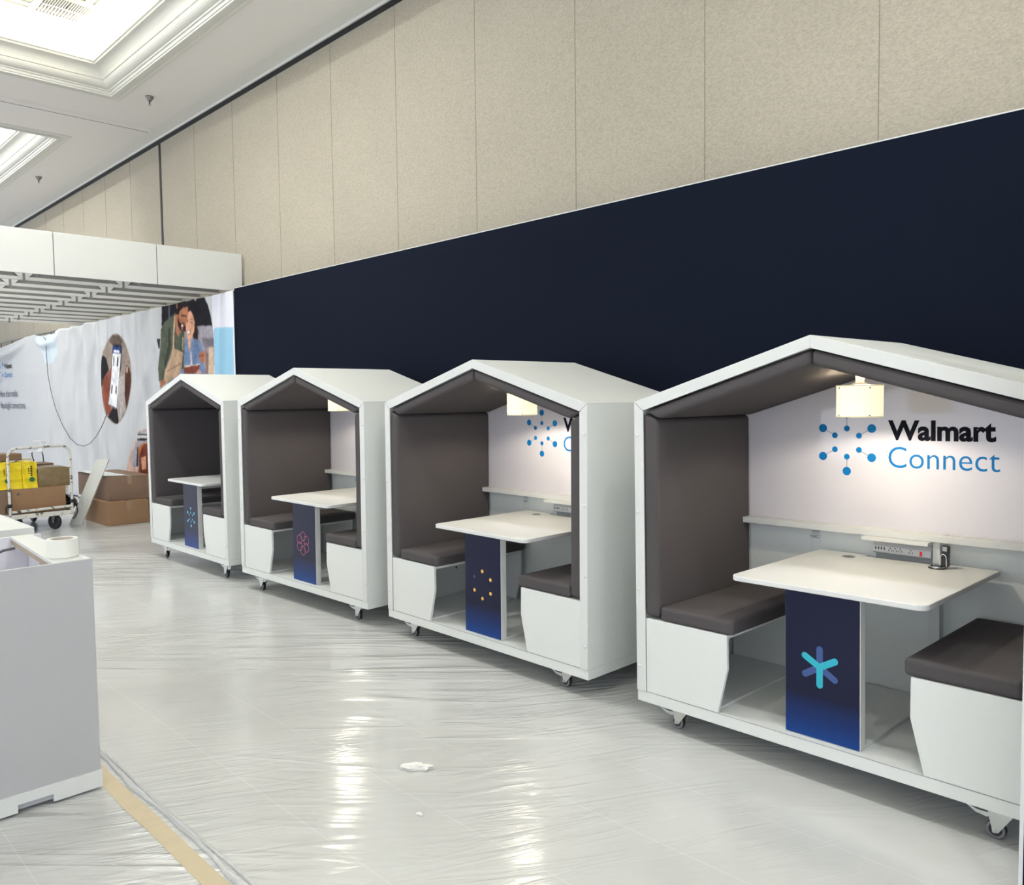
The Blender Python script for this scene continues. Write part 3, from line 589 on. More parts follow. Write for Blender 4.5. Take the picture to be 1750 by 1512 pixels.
LAY = [
 # couple picture: backdrop
 (c240([(325, 190), (520, 150), (930, 60), (985, 180), (1025, 330), (1050, 480), (325, 480)]), srgb(24, 22, 30)),
 (c240([(415, 175), (435, 170), (435, 420), (418, 430)]), srgb(80, 84, 100)),
 (c240([(325, 480), (1050, 480), (1068, 600), (1078, 900), (1070, 1200), (400, 1300), (300, 1380), (290, 1000)]), srgb(150, 142, 150)),
 (c240([(860, 480), (1045, 475), (1068, 640), (860, 640)]), srgb(160, 156, 168)),
 (c240([(900, 660), (1070, 660), (1070, 780), (930, 780)]), srgb(120, 114, 124)),
 (c240([(1000, 780), (1066, 780), (1070, 1170), (990, 1170)]), srgb(198, 172, 150)),
 (c240([(950, 860), (990, 860), (990, 1170), (950, 1170)]), srgb(140, 110, 105)),
 (c240([(790, 95), (815, 95), (815, 110), (790, 112)]), srgb(235, 225, 215)),
 (c240([(250, 662), (306, 662), (300, 800), (280, 806)]), srgb(38, 36, 42)),
 # woman: hair, shirt
 (c240([(700, 260), (740, 240), (775, 280), (800, 420), (840, 520), (840, 690), (790, 700), (760, 560), (650, 560), (640, 700), (600, 640), (620, 420)]), srgb(46, 30, 28)),
 (c240([(620, 800), (680, 660), (720, 760), (800, 660), (880, 700), (920, 860), (945, 1170), (590, 1170), (620, 900)]), srgb(112, 134, 172)),
 (c240([(700, 700), (745, 700), (735, 840), (720, 850)]), skin2),
 (c240([(735, 850), (755, 850), (770, 1040), (735, 1040)]), srgb(196, 190, 205)),
 (c240([(690, 290), (740, 265), (775, 330), (795, 430), (790, 560), (745, 660), (715, 690), (690, 640), (672, 540), (668, 420)]), skin2),
 (c240([(688, 555), (735, 550), (728, 600), (702, 610)]), srgb(150, 50, 50)),
 (c240([(692, 560), (732, 556), (725, 585), (704, 588)]), srgb(245, 240, 235)),
 (c240([(735, 385), (770, 372), (772, 384), (738, 398)]), srgb(70, 45, 40)),
 (c240([(735, 425), (772, 418), (772, 430), (738, 436)]), srgb(60, 40, 38)),
 (c240([(680, 395), (700, 392), (700, 425), (682, 430)]), srgb(90, 55, 45)),
 # man: green shirt, apron
 (c240([(520, 290), (470, 330), (360, 430), (315, 530), (310, 740), (270, 1080), (280, 1270), (370, 1260), (400, 1100), (640, 1100), (650, 800), (640, 560), (560, 520)]), srgb(84, 90, 76)),
 (c240([(420, 520), (440, 500), (450, 780), (400, 1000), (370, 1090), (365, 1010), (410, 760)]), srgb(52, 62, 50)),
 (c240([(575, 560), (650, 540), (640, 830), (550, 835)]), srgb(68, 82, 64)),
 (c240([(496, 330), (520, 330), (500, 560), (495, 800), (630, 860), (600, 1090), (560, 1180), (420, 1270), (350, 1320), (370, 1130), (440, 930), (475, 790), (480, 560)]), srgb(190, 160, 132)),
 (c240([(395, 1120), (600, 1000), (600, 1020), (400, 1140)]), srgb(140, 112, 92)),
 (c240([(620, 640), (636, 640), (632, 830), (618, 830)]), srgb(190, 160, 132)),
 (c240([(290, 1270), (370, 1240), (380, 1300), (310, 1380)]), skin1),
 (c240([(510, 330), (560, 300), (560, 520), (600, 560), (560, 640), (520, 560)]), skin1),
 (c240([(560, 190), (700, 170), (705, 300), (690, 430), (650, 480), (560, 480), (545, 300)]), skin1),
 (c240([(548, 330), (575, 420), (610, 440), (655, 440), (640, 500), (620, 550), (575, 530), (552, 470)]), srgb(34, 24, 24)),
 (c240([(600, 452), (636, 452), (632, 520), (606, 545)]), srgb(180, 90, 84)),
 (c240([(604, 465), (634, 462), (630, 480), (608, 484)]), srgb(240, 236, 230)),
 (c240([(530, 150), (590, 120), (700, 130), (712, 210), (640, 215), (585, 260), (556, 330), (530, 290), (522, 200)]), srgb(26, 18, 20)),
 (c240([(600, 310), (680, 330), (680, 350), (605, 340)]), srgb(44, 28, 26)),
 (c240([(524, 150), (545, 150), (548, 230), (526, 230)]), srgb(150, 100, 80)),
 # hand and notebook
 (c240([(850, 880), (900, 840), (945, 830), (945, 1000), (890, 1010), (860, 960)]), skin1),
 (c240([(860, 908), (930, 885), (932, 895), (862, 920)]), srgb(90, 50, 40)),
 (c240([(640, 1065), (870, 1025), (850, 1150), (645, 1165)]), srgb(128, 66, 50)),
 (c240([(650, 1052), (870, 1022), (872, 1034), (650, 1068)]), srgb(222, 200, 184)),
 (c240([(820, 1150), (850, 1100), (885, 1140), (880, 1168), (820, 1168)]), skin2),
 # pale blue field at the right end
 (c240([(1072, 520), (1100, 505), (1200, 497), (1345, 500), (1362, 1300), (1080, 1300)]), srgb(150, 196, 224)),
 # phone picture (oval)
 ([(199.4+26*math.cos(k*PI/24), 647+78*math.sin(k*PI/24)) for k in range(48)], srgb(150, 136, 126)),
 (c160([(240, 160), (330, 165), (370, 240), (330, 300), (240, 290), (200, 240)]), srgb(96, 80, 70)),
 (c160([(320, 700), (390, 640), (405, 1080), (330, 1240), (300, 1060)]), srgb(176, 168, 166)),
 (c160([(118, 440), (135, 410), (165, 440), (200, 590), (150, 680), (125, 780), (103, 800), (103, 600)]), srgb(30, 28, 34)),
 (c160([(225, 560), (225, 640), (210, 900), (200, 1010), (240, 1080), (230, 1150), (180, 1130), (150, 1030), (115, 870), (135, 710)]), srgb(140, 76, 58)),
 (c160([(240, 1060), (300, 1070), (318, 1200), (315, 1255), (270, 1250), (190, 1170)]), srgb(28, 26, 30)),
 (c160([(410, 520), (440, 560), (462, 640), (462, 780), (450, 900), (415, 1080), (395, 900), (400, 650)]), srgb(84, 44, 34)),
 (c160([(415, 540), (430, 560), (425, 630), (412, 620)]), srgb(196, 170, 160)),
 (c160([(258, 275), (350, 280), (362, 300), (356, 560), (325, 700), (300, 1065), (262, 1060), (195, 1015), (245, 300)]), srgb(20, 20, 26)),
 (c160([(250, 290), (350, 300), (350, 395), (244, 385)]), srgb(34, 58, 124)),
 (c160([(275, 282), (325, 284), (322, 318), (278, 315)]), srgb(18, 18, 26)),
 (c160([(258, 345), (335, 352), (332, 382), (256, 374)]), srgb(225, 230, 240)),
 (c160([(244, 385), (352, 395), (340, 560), (322, 740), (292, 1060), (196, 1010), (225, 700)]), srgb(232, 232, 238)),
 (c160([(305, 432), (325, 435), (315, 553), (296, 548)]), srgb(50, 50, 56)),
 (c160([(252, 420), (268, 422), (260, 546), (246, 542)]), srgb(130, 126, 128)),
 (c160([(232, 770), (246, 772), (238, 885), (224, 880)]), srgb(40, 40, 44)),
 (c160([(284, 785), (298, 788), (292, 910), (276, 870)]), srgb(44, 44, 48)),
 # low picture half hidden by the farthest booth
 ([(254+37*math.cos(k*PI/24), 832+100*math.sin(k*PI/24)) for k in range(48)], srgb(206, 172, 156)),
 (c660([(1350, 398), (1300, 430), (1262, 500), (1225, 600), (1215, 740), (1265, 745), (1265, 1040), (1500, 1060), (1500, 398)]), srgb(168, 162, 168)),
 (c660([(1275, 440), (1500, 440), (1500, 500), (1260, 500)]), srgb(34, 28, 30)),
 (c660([(1280, 452), (1500, 456), (1500, 480), (1272, 478)]), srgb(200, 198, 200)),
 (c660([(1262, 560), (1275, 560), (1272, 740), (1255, 740)]), srgb(60, 56, 66)),
 (c660([(1345, 520), (1300, 580), (1280, 700), (1268, 840), (1290, 900), (1320, 920), (1350, 700), (1500, 520)]), srgb(178, 108, 58)),
 (c660([(1335, 560), (1360, 530), (1500, 530), (1500, 960), (1340, 930), (1312, 800), (1318, 640)]), srgb(112, 52, 34)),
 (c660([(1330, 660), (1365, 640), (1365, 760), (1340, 770)]), skin2),
 (c660([(1300, 900), (1345, 930), (1365, 1040), (1300, 1040)]), srgb(176, 176, 190)),
]
def ell(cx, cy, rx, ry): return [at(cx+rx*math.cos(k*PI/24), cy+ry*math.sin(k*PI/24), YN) for k in range(48)]
PHONE = ell(199.4, 647, 25.6, 77.5)
def clipP(a): return a[:, 0].max() < -13.5 and a[:, 1].min() > 1.30
def inpoly(px, pz, pg):
    r_ = np.zeros(px.shape, bool); n = len(pg); j = n-1
    for i in range(n):
        xi, zi = pg[i]; xj, zj = pg[j]
        c = ((zi > pz) != (zj > pz)); t_ = (xj-xi)*(pz-zi)/((zj-zi) if zj != zi else 1e-9)+xi
        r_ ^= (c & (px < t_)); j = i
    return r_
def fabric_part(name, x0, x1, dx, zn, label, parent):
    X = np.linspace(x0, x1, int((x1-x0)/dx)+1); T = np.linspace(0, 1, zn+1)
    xx, tt_ = np.meshgrid(X, T, indexing='ij'); top = np.array([ztop(v_) for v_ in X])[:, None]
    zz = .02+(top-.02)*tt_
    f = np.vectorize(fold)(xx, zz)
    yy = YN+f
    base = np.array(srgb(200, 202, 206)); colr = np.tile(base, (*xx.shape, 1)); painted = np.zeros(xx.shape)
    if x1 > -14.0 or True:
        # faint violet-white at the right end
        colr[xx > -10.68] = srgb(226, 226, 238)
        for pg, c in LAY:
            pg = poly(pg); a = np.array(pg)
            if a[:, 0].max() < x0 or a[:, 0].min() > x1: continue
            msk = inpoly(xx, zz, pg)
            if (xx.min() < -13.95) and clipP(a): msk &= inpoly(xx, zz, PHONE)
            colr[msk] = c
            painted[msk] = 1
    # the prints are photographs: soft edges and uneven tone
    rg = np.random.default_rng(5); nz_ = np.zeros(xx.shape)
    for sc, am in ((3, .10), (7, .10), (16, .08)):
        g = rg.normal(size=(xx.shape[0]//sc+3, xx.shape[1]//sc+3)); ii = np.arange(xx.shape[0])/sc; jj = np.arange(xx.shape[1])/sc
        i0 = ii.astype(int); j0 = jj.astype(int); fi = (ii-i0)[:, None]; fj = (jj-j0)[None, :]
        nz_ += am*((g[i0][:, j0]*(1-fi)+g[i0+1][:, j0]*fi)*(1-fj)+(g[i0][:, j0+1]*(1-fi)+g[i0+1][:, j0+1]*fi)*fj)
    isblue = np.abs(colr[..., 2]-srgb(150, 196, 224)[2]) < .01
    colr = colr*(1+nz_*painted*~isblue)[..., None].clip(.5, 1.6)
    if dx < .02:
        c_ = np.pad(colr, ((1, 1), (1, 1), (0, 0)), 'edge'); colr = (c_[1:-1, 1:-1]*2+c_[:-2, 1:-1]+c_[2:, 1:-1]+c_[1:-1, :-2]+c_[1:-1, 2:])/6
    if x0 < -18:
        k = (np.abs(xx+18.2) < .75-.5*np.clip((3.1-zz)/.5, 0, 1)) & (zz > 2.6); colr[k] = srgb(205, 218, 228)
    nx, nz = xx.shape
    vs = np.stack([xx, yy, zz], -1).reshape(-1, 3)
    i, j = np.meshgrid(np.arange(nx-1), np.arange(nz-1), indexing='ij'); a = (i*nz+j).ravel()
    fs = np.stack([a, a+nz, a+nz+1, a+1], -1)
    me = bpy.data.meshes.new(name); me.from_pydata(vs.tolist(), [], fs.tolist())
    ca = me.color_attributes.new('print', 'FLOAT_COLOR', 'POINT')
    ca.data.foreach_set('color', np.concatenate([colr.reshape(-1, 3), np.ones((nx*nz, 1))], 1).ravel())
    me.polygons.foreach_set('use_smooth', [True]*len(fs)); me.materials.append(M['fabric_print'])
    o = bpy.data.objects.new(name, me); COL.objects.link(o); o.parent = parent
    md = o.modifiers.new('thickness', 'SOLIDIFY'); md.thickness = .003; md.offset = 1
    if label: o['label'] = label
    return o
bn = empty('fabric_banner', (-14, YN, 0), 'long white fabric banner printed with round pictures and text, left of the navy panel', 'banner')
bn.location = (0, 0, 0)
fabric_part('cloth', -24.5, -15.25, .035, 70, None, bn)
fabric_part('phone_print', -15.25, -13.95 + .55, .011, 260, 'fabric stretch printed with a hand holding a phone in an oval', bn)
fabric_part('couple_print', -13.40, -10.052, .0115, 290, 'fabric stretch printed with a smiling couple, one in a green shirt and apron, and a pale blue field', bn)
mb = MB()
tx = lambda px, py: at(px, py, YN)
def ttext(mb, s_, px0, px1, pyt, pyb, mi, bold=0):
    a_, zt_ = tx(px0, pyt); b_, _ = tx(px1, pyt); _, zb_ = tx(px0, pyb); text_mesh(mb, s_, a_, zb_, b_, zt_, YN-.02, bold, mi, fold=fold)
ttext(mb, 'Walmart', 10.2, 22.6, 622, 630.5, 0, .03); ttext(mb, 'Connect', 10.4, 23.2, 636, 645, 1, .006)
ttext(mb, 'More than media.', 2.6, 32.2, 667.5, 678.5, 2, .008); ttext(mb, 'Meaningful connections.', 2.9, 46, 687, 701, 2, .008)
cx, cz = tx(3.2, 633)
for k in range(6):
    a_ = PI/2+k*PI/3
    for R_, r_ in ((.33, .045), (.16, .032)):
        mb.disc((cx+R_*1.15*math.cos(a_), YN-.06, cz+R_*.72*math.sin(a_)), r_, 'y', 14, 1)
mb.build('lettering', [M['ink'], M['blue'], M['text_grey']], bn)
mb = MB(); mb.tube([(-25, YN+.12, 3.236), (-10.2, YN+.12, 3.236)], .014, 8); mb.tube([(-25, YN+.12, 2.86), (-15, YN+.12, 2.86)], .012, 8)
x = -24.6
while x < -10.3: mb.tube([(x, YN+.12, .0), (x, YN+.12, 3.236)], .016, 8); x += 1.02
mb.build('support_frame', M['alu_dark'], bn)
# cord hanging in a long loop on the banner
pts = [tx(a_, b_) for a_, b_ in ((82, 575), (86.5, 582), (87, 600), (90, 640), (96, 672), (104, 700), (116, 728), (128, 748), (140, 759), (152, 762), (163, 757), (174, 744), (182, 730), (187, 719), (194, 700), (203, 660), (208, 600), (209, 560), (209, 546))]
sm = []
for i in range(len(pts)-1):
    for k in range(4): t_ = k/4; sm.append((pts[i][0]*(1-t_)+pts[i+1][0]*t_, YN-.085, pts[i][1]*(1-t_)+pts[i+1][1]*t_))
sm.append((pts[-1][0], YN-.085, pts[-1][1]))
mb = MB(); mb.tube(sm[:56], .0065, 6); tag(mb.build('hanging_cord', M['cord']), 'thin dark cord hanging in a long loop over the white banner', 'cord')

# ------------------------------------------------------------------ canopy of aluminium beams with white fascia
cn = empty('canopy', (-10.26, 2, 0), 'exhibition canopy of aluminium beams with white fascia panels at the left', 'canopy'); cn.location = (0, 0, 0)
ys = [5.07, 3.966, 2.82, 1.68, .54, -.6, -1.74, -2.88]
for a_, b_ in zip(ys[:-1], ys[1:]):
    mb = MB(); mb.box(-10.285, -10.26, b_+.005, a_-.005, 3.235, 3.722); mb.build('fascia_panel', M['white2'], cn, bevel=.002)
mb = MB(); mb.box(-10.30, -10.286, -2.9, 5.07, 3.25, 3.71); mb.build('fascia_backing', M['alu_dark'], cn)
bx = [-10.36+-.625*k for k in range(11)]
for x in bx:
    mb = MB(); mb.box(x-.03, x+.03, -2.9, YW-.03, 3.252, 3.286, 0); mb.box(x-.012, x+.012, -2.9, YW-.03, 3.286, 3.35, 1); mb.box(x-.03, x+.03, -2.9, YW-.03, 3.35, 3.375, 0)
    mb.build('beam', [M['alu'], M['alu_dark']], cn)
    for y in (3.80, 2.68, 1.56, .44):
        mb = MB()
        for s_ in (-1, 1):
            mb.prism([(y+s_*.012, 3.245), (y+s_*.13, 3.36), (y+s_*.012, 3.36)], x-.034, x-.022, 'x', 0); mb.prism([(y+s_*.012, 3.245), (y+s_*.13, 3.36), (y+s_*.012, 3.36)], x+.022, x+.034, 'x', 0)
        mb.box(x-.036, x+.036, y-.014, y+.014, 3.225, 3.37, 1)
        mb.build('bracket', [M['alu'], M['alu_dark']], cn)
for x, y in ((-10.33, -2.8), (-16.6, -2.8)):
    mb = MB(); mb.box(x-.03, x+.03, y-.03, y+.03, 0, 3.236); mb.build('post', M['alu'], cn)

# ------------------------------------------------------------------ counters on the left
ct = empty('service_counter', (-4.5, .3, 0), 'grey-white display counter with an open well, nearest object at the left border', 'counter'); ct.location = (0, 0, 0)
y1 = 1.21; y0 = -1.2
mb = MB(); mb.box(-4.035, -4.015, y0, y1, .02, 1.0805); mb.build('front_panel', M['counter'], ct, bevel=.0015)
mb = MB(); mb.prism([(y0, .012), (.864, .012), (.864, .047), (1.005, .047), (1.005, .012), (1.212, .012), (1.212, .090), (y0, .090)], -4.015, -3.999, 'x'); mb.build('plinth_board', M['white2'], ct, bevel=.001)
mb = MB(); mb.box(-5.03, -4.035, y1-.02, y1, .02, 1.04); mb.box(-5.055, -5.035, y0, y1+.05, .02, 1.075); mb.build('side_panel', M['counter_in'], ct, bevel=.001)
mb = MB(); mb.prism([(-5.03, 1.112), (-4.036, 1.056), (-4.036, 1.19), (-5.03, 1.19)], 1.038, 1.0635, 'z', 1); mb.prism([(-5.033, 1.110), (-4.036, 1.053), (-4.036, y1), (-5.033, y1)], 1.064, 1.080, 'z', 0); mb.build('top_ledge', [M['white2'], M['woodply']], ct, bevel=.0015)
mb = MB(); mb.box(-5.03, -4.04, y0, 1.18, .70, .72); mb.build('inner_shelf', M['counter_in'], ct)
mb = MB()
for x in (-4.35, -4.68): mb.box(x-.03, x+.03, 1.165, 1.188, .93, .985); mb.tube([(x-.2, 1.16, .925), (x+.25, 1.16, .925)], .008, 6)
mb.build('bracket', M['pvc_grey'], ct)
mb = MB(); mb.tube([(-4.90, 1.10, 1.034), (-4.92, 1.05, 1.025), (-4.95, .99, .99), (-4.955, .98, .93), (-4.95, .985, .85), (-4.94, .98, .725)], [.007, .007, .005, .004, .004, .004], 8); mb.build('cable', M['cord'], ct)
mb = MB(); mb.tube([(-4.06, 1.10, .0), (-4.06, 1.10, .022)], .02, 10); mb.tube([(-4.96, 1.10, 0), (-4.96, 1.10, .022)], .02, 10); mb.tube([(-4.06, -1, 0), (-4.06, -1, .022)], .02, 10); mb.build('foot', M['black_plastic'], ct)
c2 = empty('service_counter', (-6, 0, 0), 'second white counter with a framed top, behind the grey-white one at the left border', 'counter'); c2.location = (0, 0, 0)
mb = MB(); mb.box(-5.32, -5.30, -1.2, 1.292, .02, 1.080); mb.box(-6.60, -6.58, -1.2, 1.292, .02, 1.080); mb.box(-6.58, -5.32, 1.272, 1.292, .02, 1.080); mb.build('side_panel', M['white2'], c2, bevel=.0015)
mb = MB(); mb.box(-5.50, -5.321, -1.2, 1.271, 1.056, 1.0795); mb.box(-6.578, -5.501, 1.12, 1.271, 1.056, 1.0795); mb.build('top_frame', M['white2'], c2, bevel=.001)
mb = MB(); mb.box(-6.578, -5.51, -1.2, 1.11, .96, .98); mb.build('inner_shelf', M['counter_in'], c2)
# roll of tape on the ledge
t = empty('tape_roll', (-4.19, 1.135, 1.0808), 'large roll of white tape standing on the ledge of the near counter', 'tape')
mb = MB(); R = .067; mb.lathe([(.05, 0), (R, 0), (R, .0), (R, .083), (R, .083), (.05, .083)], n=48); mb.build('tape_winding', M['tape_white'], t)
mb = MB(); mb.lathe([(.0499, .0), (.0499, .083), (.045, .083), (.045, 0), (.0499, 0)], n=48); mb.build('core', mat('card_core', (.48, .42, .38), .7), t)

# ------------------------------------------------------------------ floor film edge, tape, litter
mb = MB(); n = 60; vs = []
for i in range(n+1):
    x = -9.0+i*(11.0/n); vs += [(x, 1.213+.003*math.sin(x*9)+.002*math.sin(x*23), .0015), (x, 1.290+.002*math.sin(x*7+1), .0015)]
mb.add(vs, [(2*i, 2*i+2, 2*i+3, 2*i+1) for i in range(n)]); tag(mb.build('floor_tape', M['beige_tape']), 'strip of beige tape along the floor joint beside the near counter', 'tape')
mb = MB(); rnd = random.Random(3)
mb.tube([(-4.6+i*.08, 1.318+.008*math.sin(i*.5)+rnd.uniform(-.004, .004), .009) for i in range(85)], [.012+.004*math.sin(i*.9) for i in range(85)], 8)
mb.tube([(-4.6+i*.08, 1.340+.006*math.sin(i*.37), .006) for i in range(85)], .007, 8)
tag(mb.build('film_edge', M['film']), 'rolled edge of clear floor film running beside the beige tape', 'plastic film')
def crumple(name, loc, sx_, sy_, sz_, seed, label, cat, rot=0, m_=None):
    rnd = random.Random(seed); bm = bmesh.new(); bmesh.ops.create_icosphere(bm, subdivisions=3, radius=1)
    for v in bm.verts:
        p = v.co.copy(); k = 1+.28*math.sin(p.x*5+seed)*math.cos(p.y*6)+rnd.uniform(-.24, .24)
        v.co = Vector((p.x*sx_*k*(1-.35*math.exp(-(p.x*3)**2)*0), p.y*sy_*k*(1-.45*math.exp(-((p.x-.15)*4)**2)), max(-.6, p.z*k)*sz_))
    zmin = min(v.co.z for v in bm.verts)
    for v in bm.verts: v.co.z -= zmin
    me = bpy.data.meshes.new(name); bm.to_mesh(me); bm.free(); me.materials.append(m_ or M['paper']); o = bpy.data.objects.new(name, me); COL.objects.link(o)
    o.location = loc; o.rotation_euler = (0, 0, rot); return tag(o, label, cat)
crumple('crumpled_tissue', (-3.10, 2.36, .001), .075, .030, .016, 5, 'crumpled white tissue lying on the film-covered floor', 'tissue', math.radians(44))
crumple('paper_scrap', (-2.75, 2.098, .001), .016, .012, .004, 9, 'small pale paper scrap on the floor in front of the tissue', 'scrap')

# ------------------------------------------------------------------ cartons and leaning board
def carton(name, x0, x1, y0, y1, z0, z1, m_, label, rot=0, flap=False, tape=True):
    cx, cy = (x0+x1)/2, (y0+y1)/2; t = empty(name, (cx, cy, z0), label, 'box', None, (0, 0, rot))
    hx, hy, hz = (x1-x0)/2, (y1-y0)/2, z1-z0
    mb = MB(); mb.box(-hx, hx, -hy, hy, 0, hz); mb.build('carton_body', m_, t, bevel=.006, seg=2)
    if tape:
        mb = MB(); mb.box(-hx-.001, hx+.001, -.03, .03, hz-.12, hz+.0012); mb.build('tape_strip', M['tape_clear'], t)
    if flap:
        mb = MB(); mb.box(-hx, hx*.9, -hy-.03, -hy*.1, hz+.002, hz+.006, 0, Matrix.Rotation(math.radians(-2), 4, 'X')); mb.build('flap', M['sticker'], t)
    return t
carton('cardboard_box', -13.49, -12.46, 3.99, 4.57, 0, .345, M['carton'], 'brown cardboard box on the floor beside the farthest booth, lower of two')
carton('cardboard_box', -14.0, -12.62, 4.06, 4.66, .346, .70, M['carton2'], 'large brown cardboard box lying on top of the lower floor box', 0, True)
B0 = Vector((-13.12, 3.67, .004)); tx_, tz_ = at(165, 785, 3.96); T0 = Vector((tx_, 3.96, tz_)); W0 = Vector((.125, .125, 0)); nn = (T0-B0).cross(W0).normalized()
mb = MB(); L0 = T0-B0
def pl(u, v, w_): return B0+W0*u+L0*v+nn*w_
def slab4(u0, u1, a_, b_, mi=0): mb.add([pl(u0, 0, a_), pl(u1, 0, a_), pl(u1, 1, a_), pl(u0, 1, a_), pl(u0, 0, b_), pl(u1, 0, b_), pl(u1, 1, b_), pl(u0, 1, b_)], [(0, 1, 2, 3), (7, 6, 5, 4), (0, 4, 5, 1), (1, 5, 6, 2), (2, 6, 7, 3), (3, 7, 4, 0)], mi)
slab4(0, 1, 0, -.02); slab4(.84, .88, -.001, .003, 1); slab4(1.02, 1.10, 0, -.035)
tag(mb.build('leaning_board', [M['tape_white'], M['alu_dark']]), 'long narrow off-white board leaning against the stacked cardboard boxes', 'board')

# ------------------------------------------------------------------ platform trolley with its load
tr = empty('platform_trolley', (-13.3, 3.2, 0), 'white chipped-paint platform trolley with hoop handle, loaded with boxes and bags', 'trolley'); tr.location = (0, 0, 0)
X = -12.70
mb = MB(); pts = [(X, 2.815, .215), (X, 2.812, 1.06)]+[(X, 2.812+.12-.12*math.cos(k*PI/12), 1.06+.12*math.sin(k*PI/12)) for k in range(1, 7)]
pts += [(X, 3.47+.12*math.sin(k*PI/12), 1.07+.12*math.cos(k*PI/12)) for k in range(0, 7)]+[(X, 3.592, .215)]
mb.tube(pts, .0185, 12); mb.build('hoop_handle', M['handle_paint'], tr)
mb = MB(); mb.tube([(X+.005, 2.83, .305), (X+.005, 3.575, .325)], .019, 10); mb.build('cross_bar', M['handle_paint'], tr)
mb = MB(); mb.box(X-1.30, X-.03, 2.80, 3.60, .232, .268, 1); mb.box(X-.03, X+.012, 2.79, 3.61, .205, .268, 0); mb.box(X-1.3, X-.03, 2.79, 2.805, .21, .265, 0); mb.box(X-1.3, X-.03, 3.595, 3.61, .21, .265, 0)
mb.build('deck', [M['handle_paint'], M['dark_steel']], tr, bevel=.003)
for y in (2.815, 3.592):
    mb = MB(); mb.tube([(X, y, .37), (X, y, .42)], .026, 12); mb.build('clamp_sleeve', M['black_plastic'], tr)
mb = MB(); mb.tube([(X+.02, 3.60, .34), (X+.03, 3.64, .32), (X+.03, 3.65, .24), (X+.02, 3.62, .17), (X+.01, 3.59, .14)], .009, 8); mb.tube([(X+.02, 2.80, .42), (X+.03, 2.76, .38), (X+.03, 2.76, .30)], .012, 8); mb.build('rubber_strap', M['tyre'], tr)
for (wx, wy, rz) in ((X-.10, 3.385, .5), (X-.10, 2.93, .2), (X-1.18, 3.38, .1), (X-1.18, 2.95, -.1)):
    R_ = Matrix.Rotation(rz, 4, 'Z'); w_ = MB(); w_.lathe([(0, -.018), (.05, -.018), (.055, -.024), (.095, -.024), (.108, -.015), (.110, 0), (.108, .015), (.095, .024), (.055, .024), (.05, .018), (0, .018)], (0, 0, 0), 'y', 32)
    w_.v = [tuple(R_ @ Vector(p)+Vector((wx, wy, .110))) for p in w_.v]; w_.build('wheel', M['tyre'], tr)
    f_ = MB(); f_.prism([(-.03, .12), (.045, .12), (.012, -.02), (-.012, -.02)], -.034, -.029); f_.prism([(-.03, .12), (.045, .12), (.012, -.02), (-.012, -.02)], .029, .034); f_.box(-.05, .05, -.04, .04, .112, .122); f_.tube([(0, -.036, 0), (0, .036, 0)], .012, 8)
    f_.v = [tuple(R_ @ Vector(p)+Vector((wx, wy, .110))) for p in f_.v]; f_.build('fork', M['alu_dark'], tr)
b1 = carton('cardboard_box', -13.45, -12.78, 2.86, 3.535, .269, .612, M['carton'], 'brown cardboard box on the trolley deck right behind the hoop handle', 0, False, False)
mb = MB()
for k in (0, 1): mb.box(.3355, .337, -.275+.02*k, -.262+.02*k, .262, .288)
mb.box(.3355, .337, -.278, -.240, .255, .259); mb.box(.3355, .337, -.278, -.240, .291, .293); mb.build('box_print', M['text_grey'], b1)
carton('cardboard_box', -13.4, -12.80, 2.36, 2.835, .269, .605, M['carton2'], 'darker cardboard box overhanging the left side of the trolley deck', 0, False, False)
carton('cardboard_box', -13.95, -13.47, 2.85, 3.58, .269, .90, M['carton2'], 'tall cardboard box at the far end of the trolley, behind the load', 0, False, False)
carton('cardboard_box', -13.40, -13.02, 2.60, 3.06, .994, 1.09, M['carton2'], 'flat open cardboard box lying on top of the yellow bags', 0, False, False)
# yellow carrier bags lying on their side
def bag(y0_, y1_, label, pic):
    t = empty('yellow_bag', (-12.98, (y0_+y1_)/2, .613), label, 'bag', 'yellow carrier bags on the trolley'); w_ = (y1_-y0_)/2
    bm = bmesh.new(); bmesh.ops.create_cube(bm, size=1); bmesh.ops.subdivide_edges(bm, edges=bm.edges, cuts=7, use_grid_fill=True)
    for v in bm.verts:
        p = v.co; k = .012*math.sin(p.y*9+p.z*5)+.008*math.sin(p.z*17+p.x*7); sq = 1-.05*abs(p.y)*2
        v.co = Vector((p.x*.36*sq+(k if p.x > .4 else 0), p.y*2*w_, (p.z+.5)*.366+(.008*math.sin(p.y*11) if p.z > .4 else 0)))
    me = bpy.data.meshes.new('bag_body'); bm.to_mesh(me); bm.free(); me.materials.append(M['yellow'])
    o = bpy.data.objects.new('bag_body', me); COL.objects.link(o); o.parent = t
    mb = MB(); mb.add([(.1985, -.055, .075), (.1985, .055, .075), (.197, .0, .012)], [(0, 1, 2)], 0) if 0 else None
    xs_ = .194
    mb.v += []; mb.cyl((xs_, .02, .12), .034, -.001, .004, 'x', 20, 1)
    for k in range(6): mb.box(xs_, xs_+.006, .006+.0, .026, .170+k*.024, .186+k*.024, 0); 
    for k in range(4): mb.box(xs_, xs_+.006, -.022, -.010, .200+k*.024, .214+k*.024, 0)
    if pic:
        mb.box(xs_, xs_+.006, -w_+.01, -w_+.09, .08, .28, 2)
    mb.build('bag_print', [M['ink'], M['green'], mat('bag_picture', srgb(150, 110, 110), .6, var=.5, vscale=20)], t)
bag(3.005, 3.190, 'yellow carrier bag with green round print, beside the wrapped parcel', False)
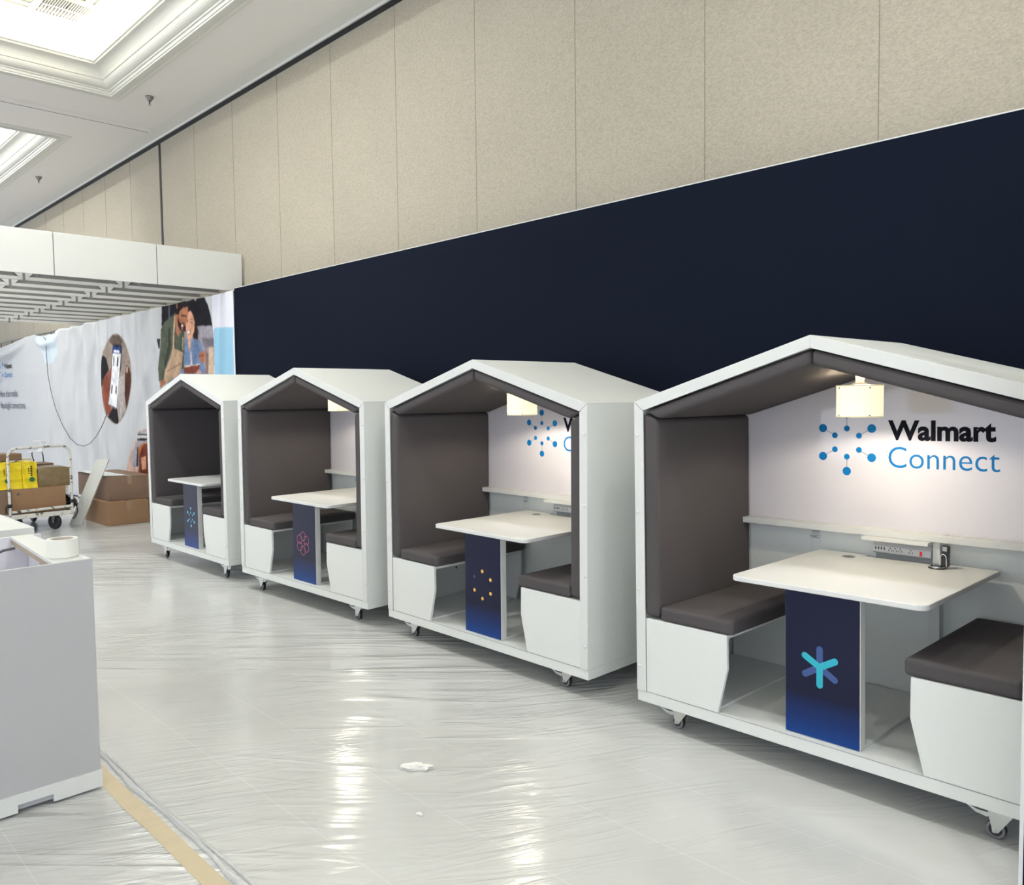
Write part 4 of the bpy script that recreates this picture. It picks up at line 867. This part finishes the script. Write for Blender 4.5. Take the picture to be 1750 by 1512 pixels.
bag(2.60, 3.000, 'yellow carrier bag with a colour picture, left one on the trolley', True)
bm = bmesh.new(); bmesh.ops.create_cube(bm, size=1); bmesh.ops.subdivide_edges(bm, edges=bm.edges, cuts=9, use_grid_fill=True)
rnd = random.Random(8)
for v in bm.verts:
    p = v.co.copy(); c_ = 1-.10*(abs(p.y*2)**4+abs(p.z*2)**4)/2
    v.co = Vector((p.x*.42*c_+rnd.uniform(-.004, .004), p.y*.425*(1-.03*abs(p.z*2)**3)+.004*math.sin(p.z*20), (p.z+.5)*.275*(1-.08*abs(p.y*2)**3)+(.0 if p.z < -.4 else rnd.uniform(-.005, .005))))
me = bpy.data.meshes.new('wrapped_parcel'); bm.to_mesh(me); bm.free(); me.materials.append(M['parcel']); o = bpy.data.objects.new('wrapped_parcel', me); COL.objects.link(o); o.location = (-13.02, 3.412, .613)
tag(o, 'brown parcel wrapped in shiny tape on the trolley, right of the yellow bags', 'parcel')
crumple('black_bag', (-12.98, 3.64, .269), .16, .085, .11, 12, 'black plastic bag squeezed in at the right side of the trolley deck', 'bag', 0, M['binbag'])
mb = MB(); mb.box(-13.3, -12.85, 3.545, 3.595, .49, .612); tag(mb.build('folded_paper', M['paper']), 'folded white paper between the black bag and the wrapped parcel', 'paper')
t = empty('display_stand', (-13.15, 3.25, .985), 'small white bent sheet stand lying on top of the trolley load', 'stand')
mb = MB(); mb.prism([(-.03, .105), (.10, .10), (.155, .25), (.145, .252), (.092, .112), (-.03, .115)], -.2, .0, 'x'); mb.prism([(.145, .25), (.04, .262), (.04, .268), (.16, .258)], -.2, 0, 'x'); mb.build('sheet', M['white2'], t)
mb = MB(); mb.tube([(0, -.03, .105), (0, -.03, .06), (0, .0, -.06)], .008, 6); mb.tube([(0, .10, .10), (0, .11, .05), (0, .115, -.04)], .008, 6); mb.build('wire_leg', M['dark_steel'], t)
mb = MB(); mb.box(-13.38, -13.18, 3.07, 3.22, .982, 1.009); tag(mb.build('white_tray', M['white2']), 'flat white tray on top of the trolley load beside the open box', 'tray')
bpy.context.view_layer.update()
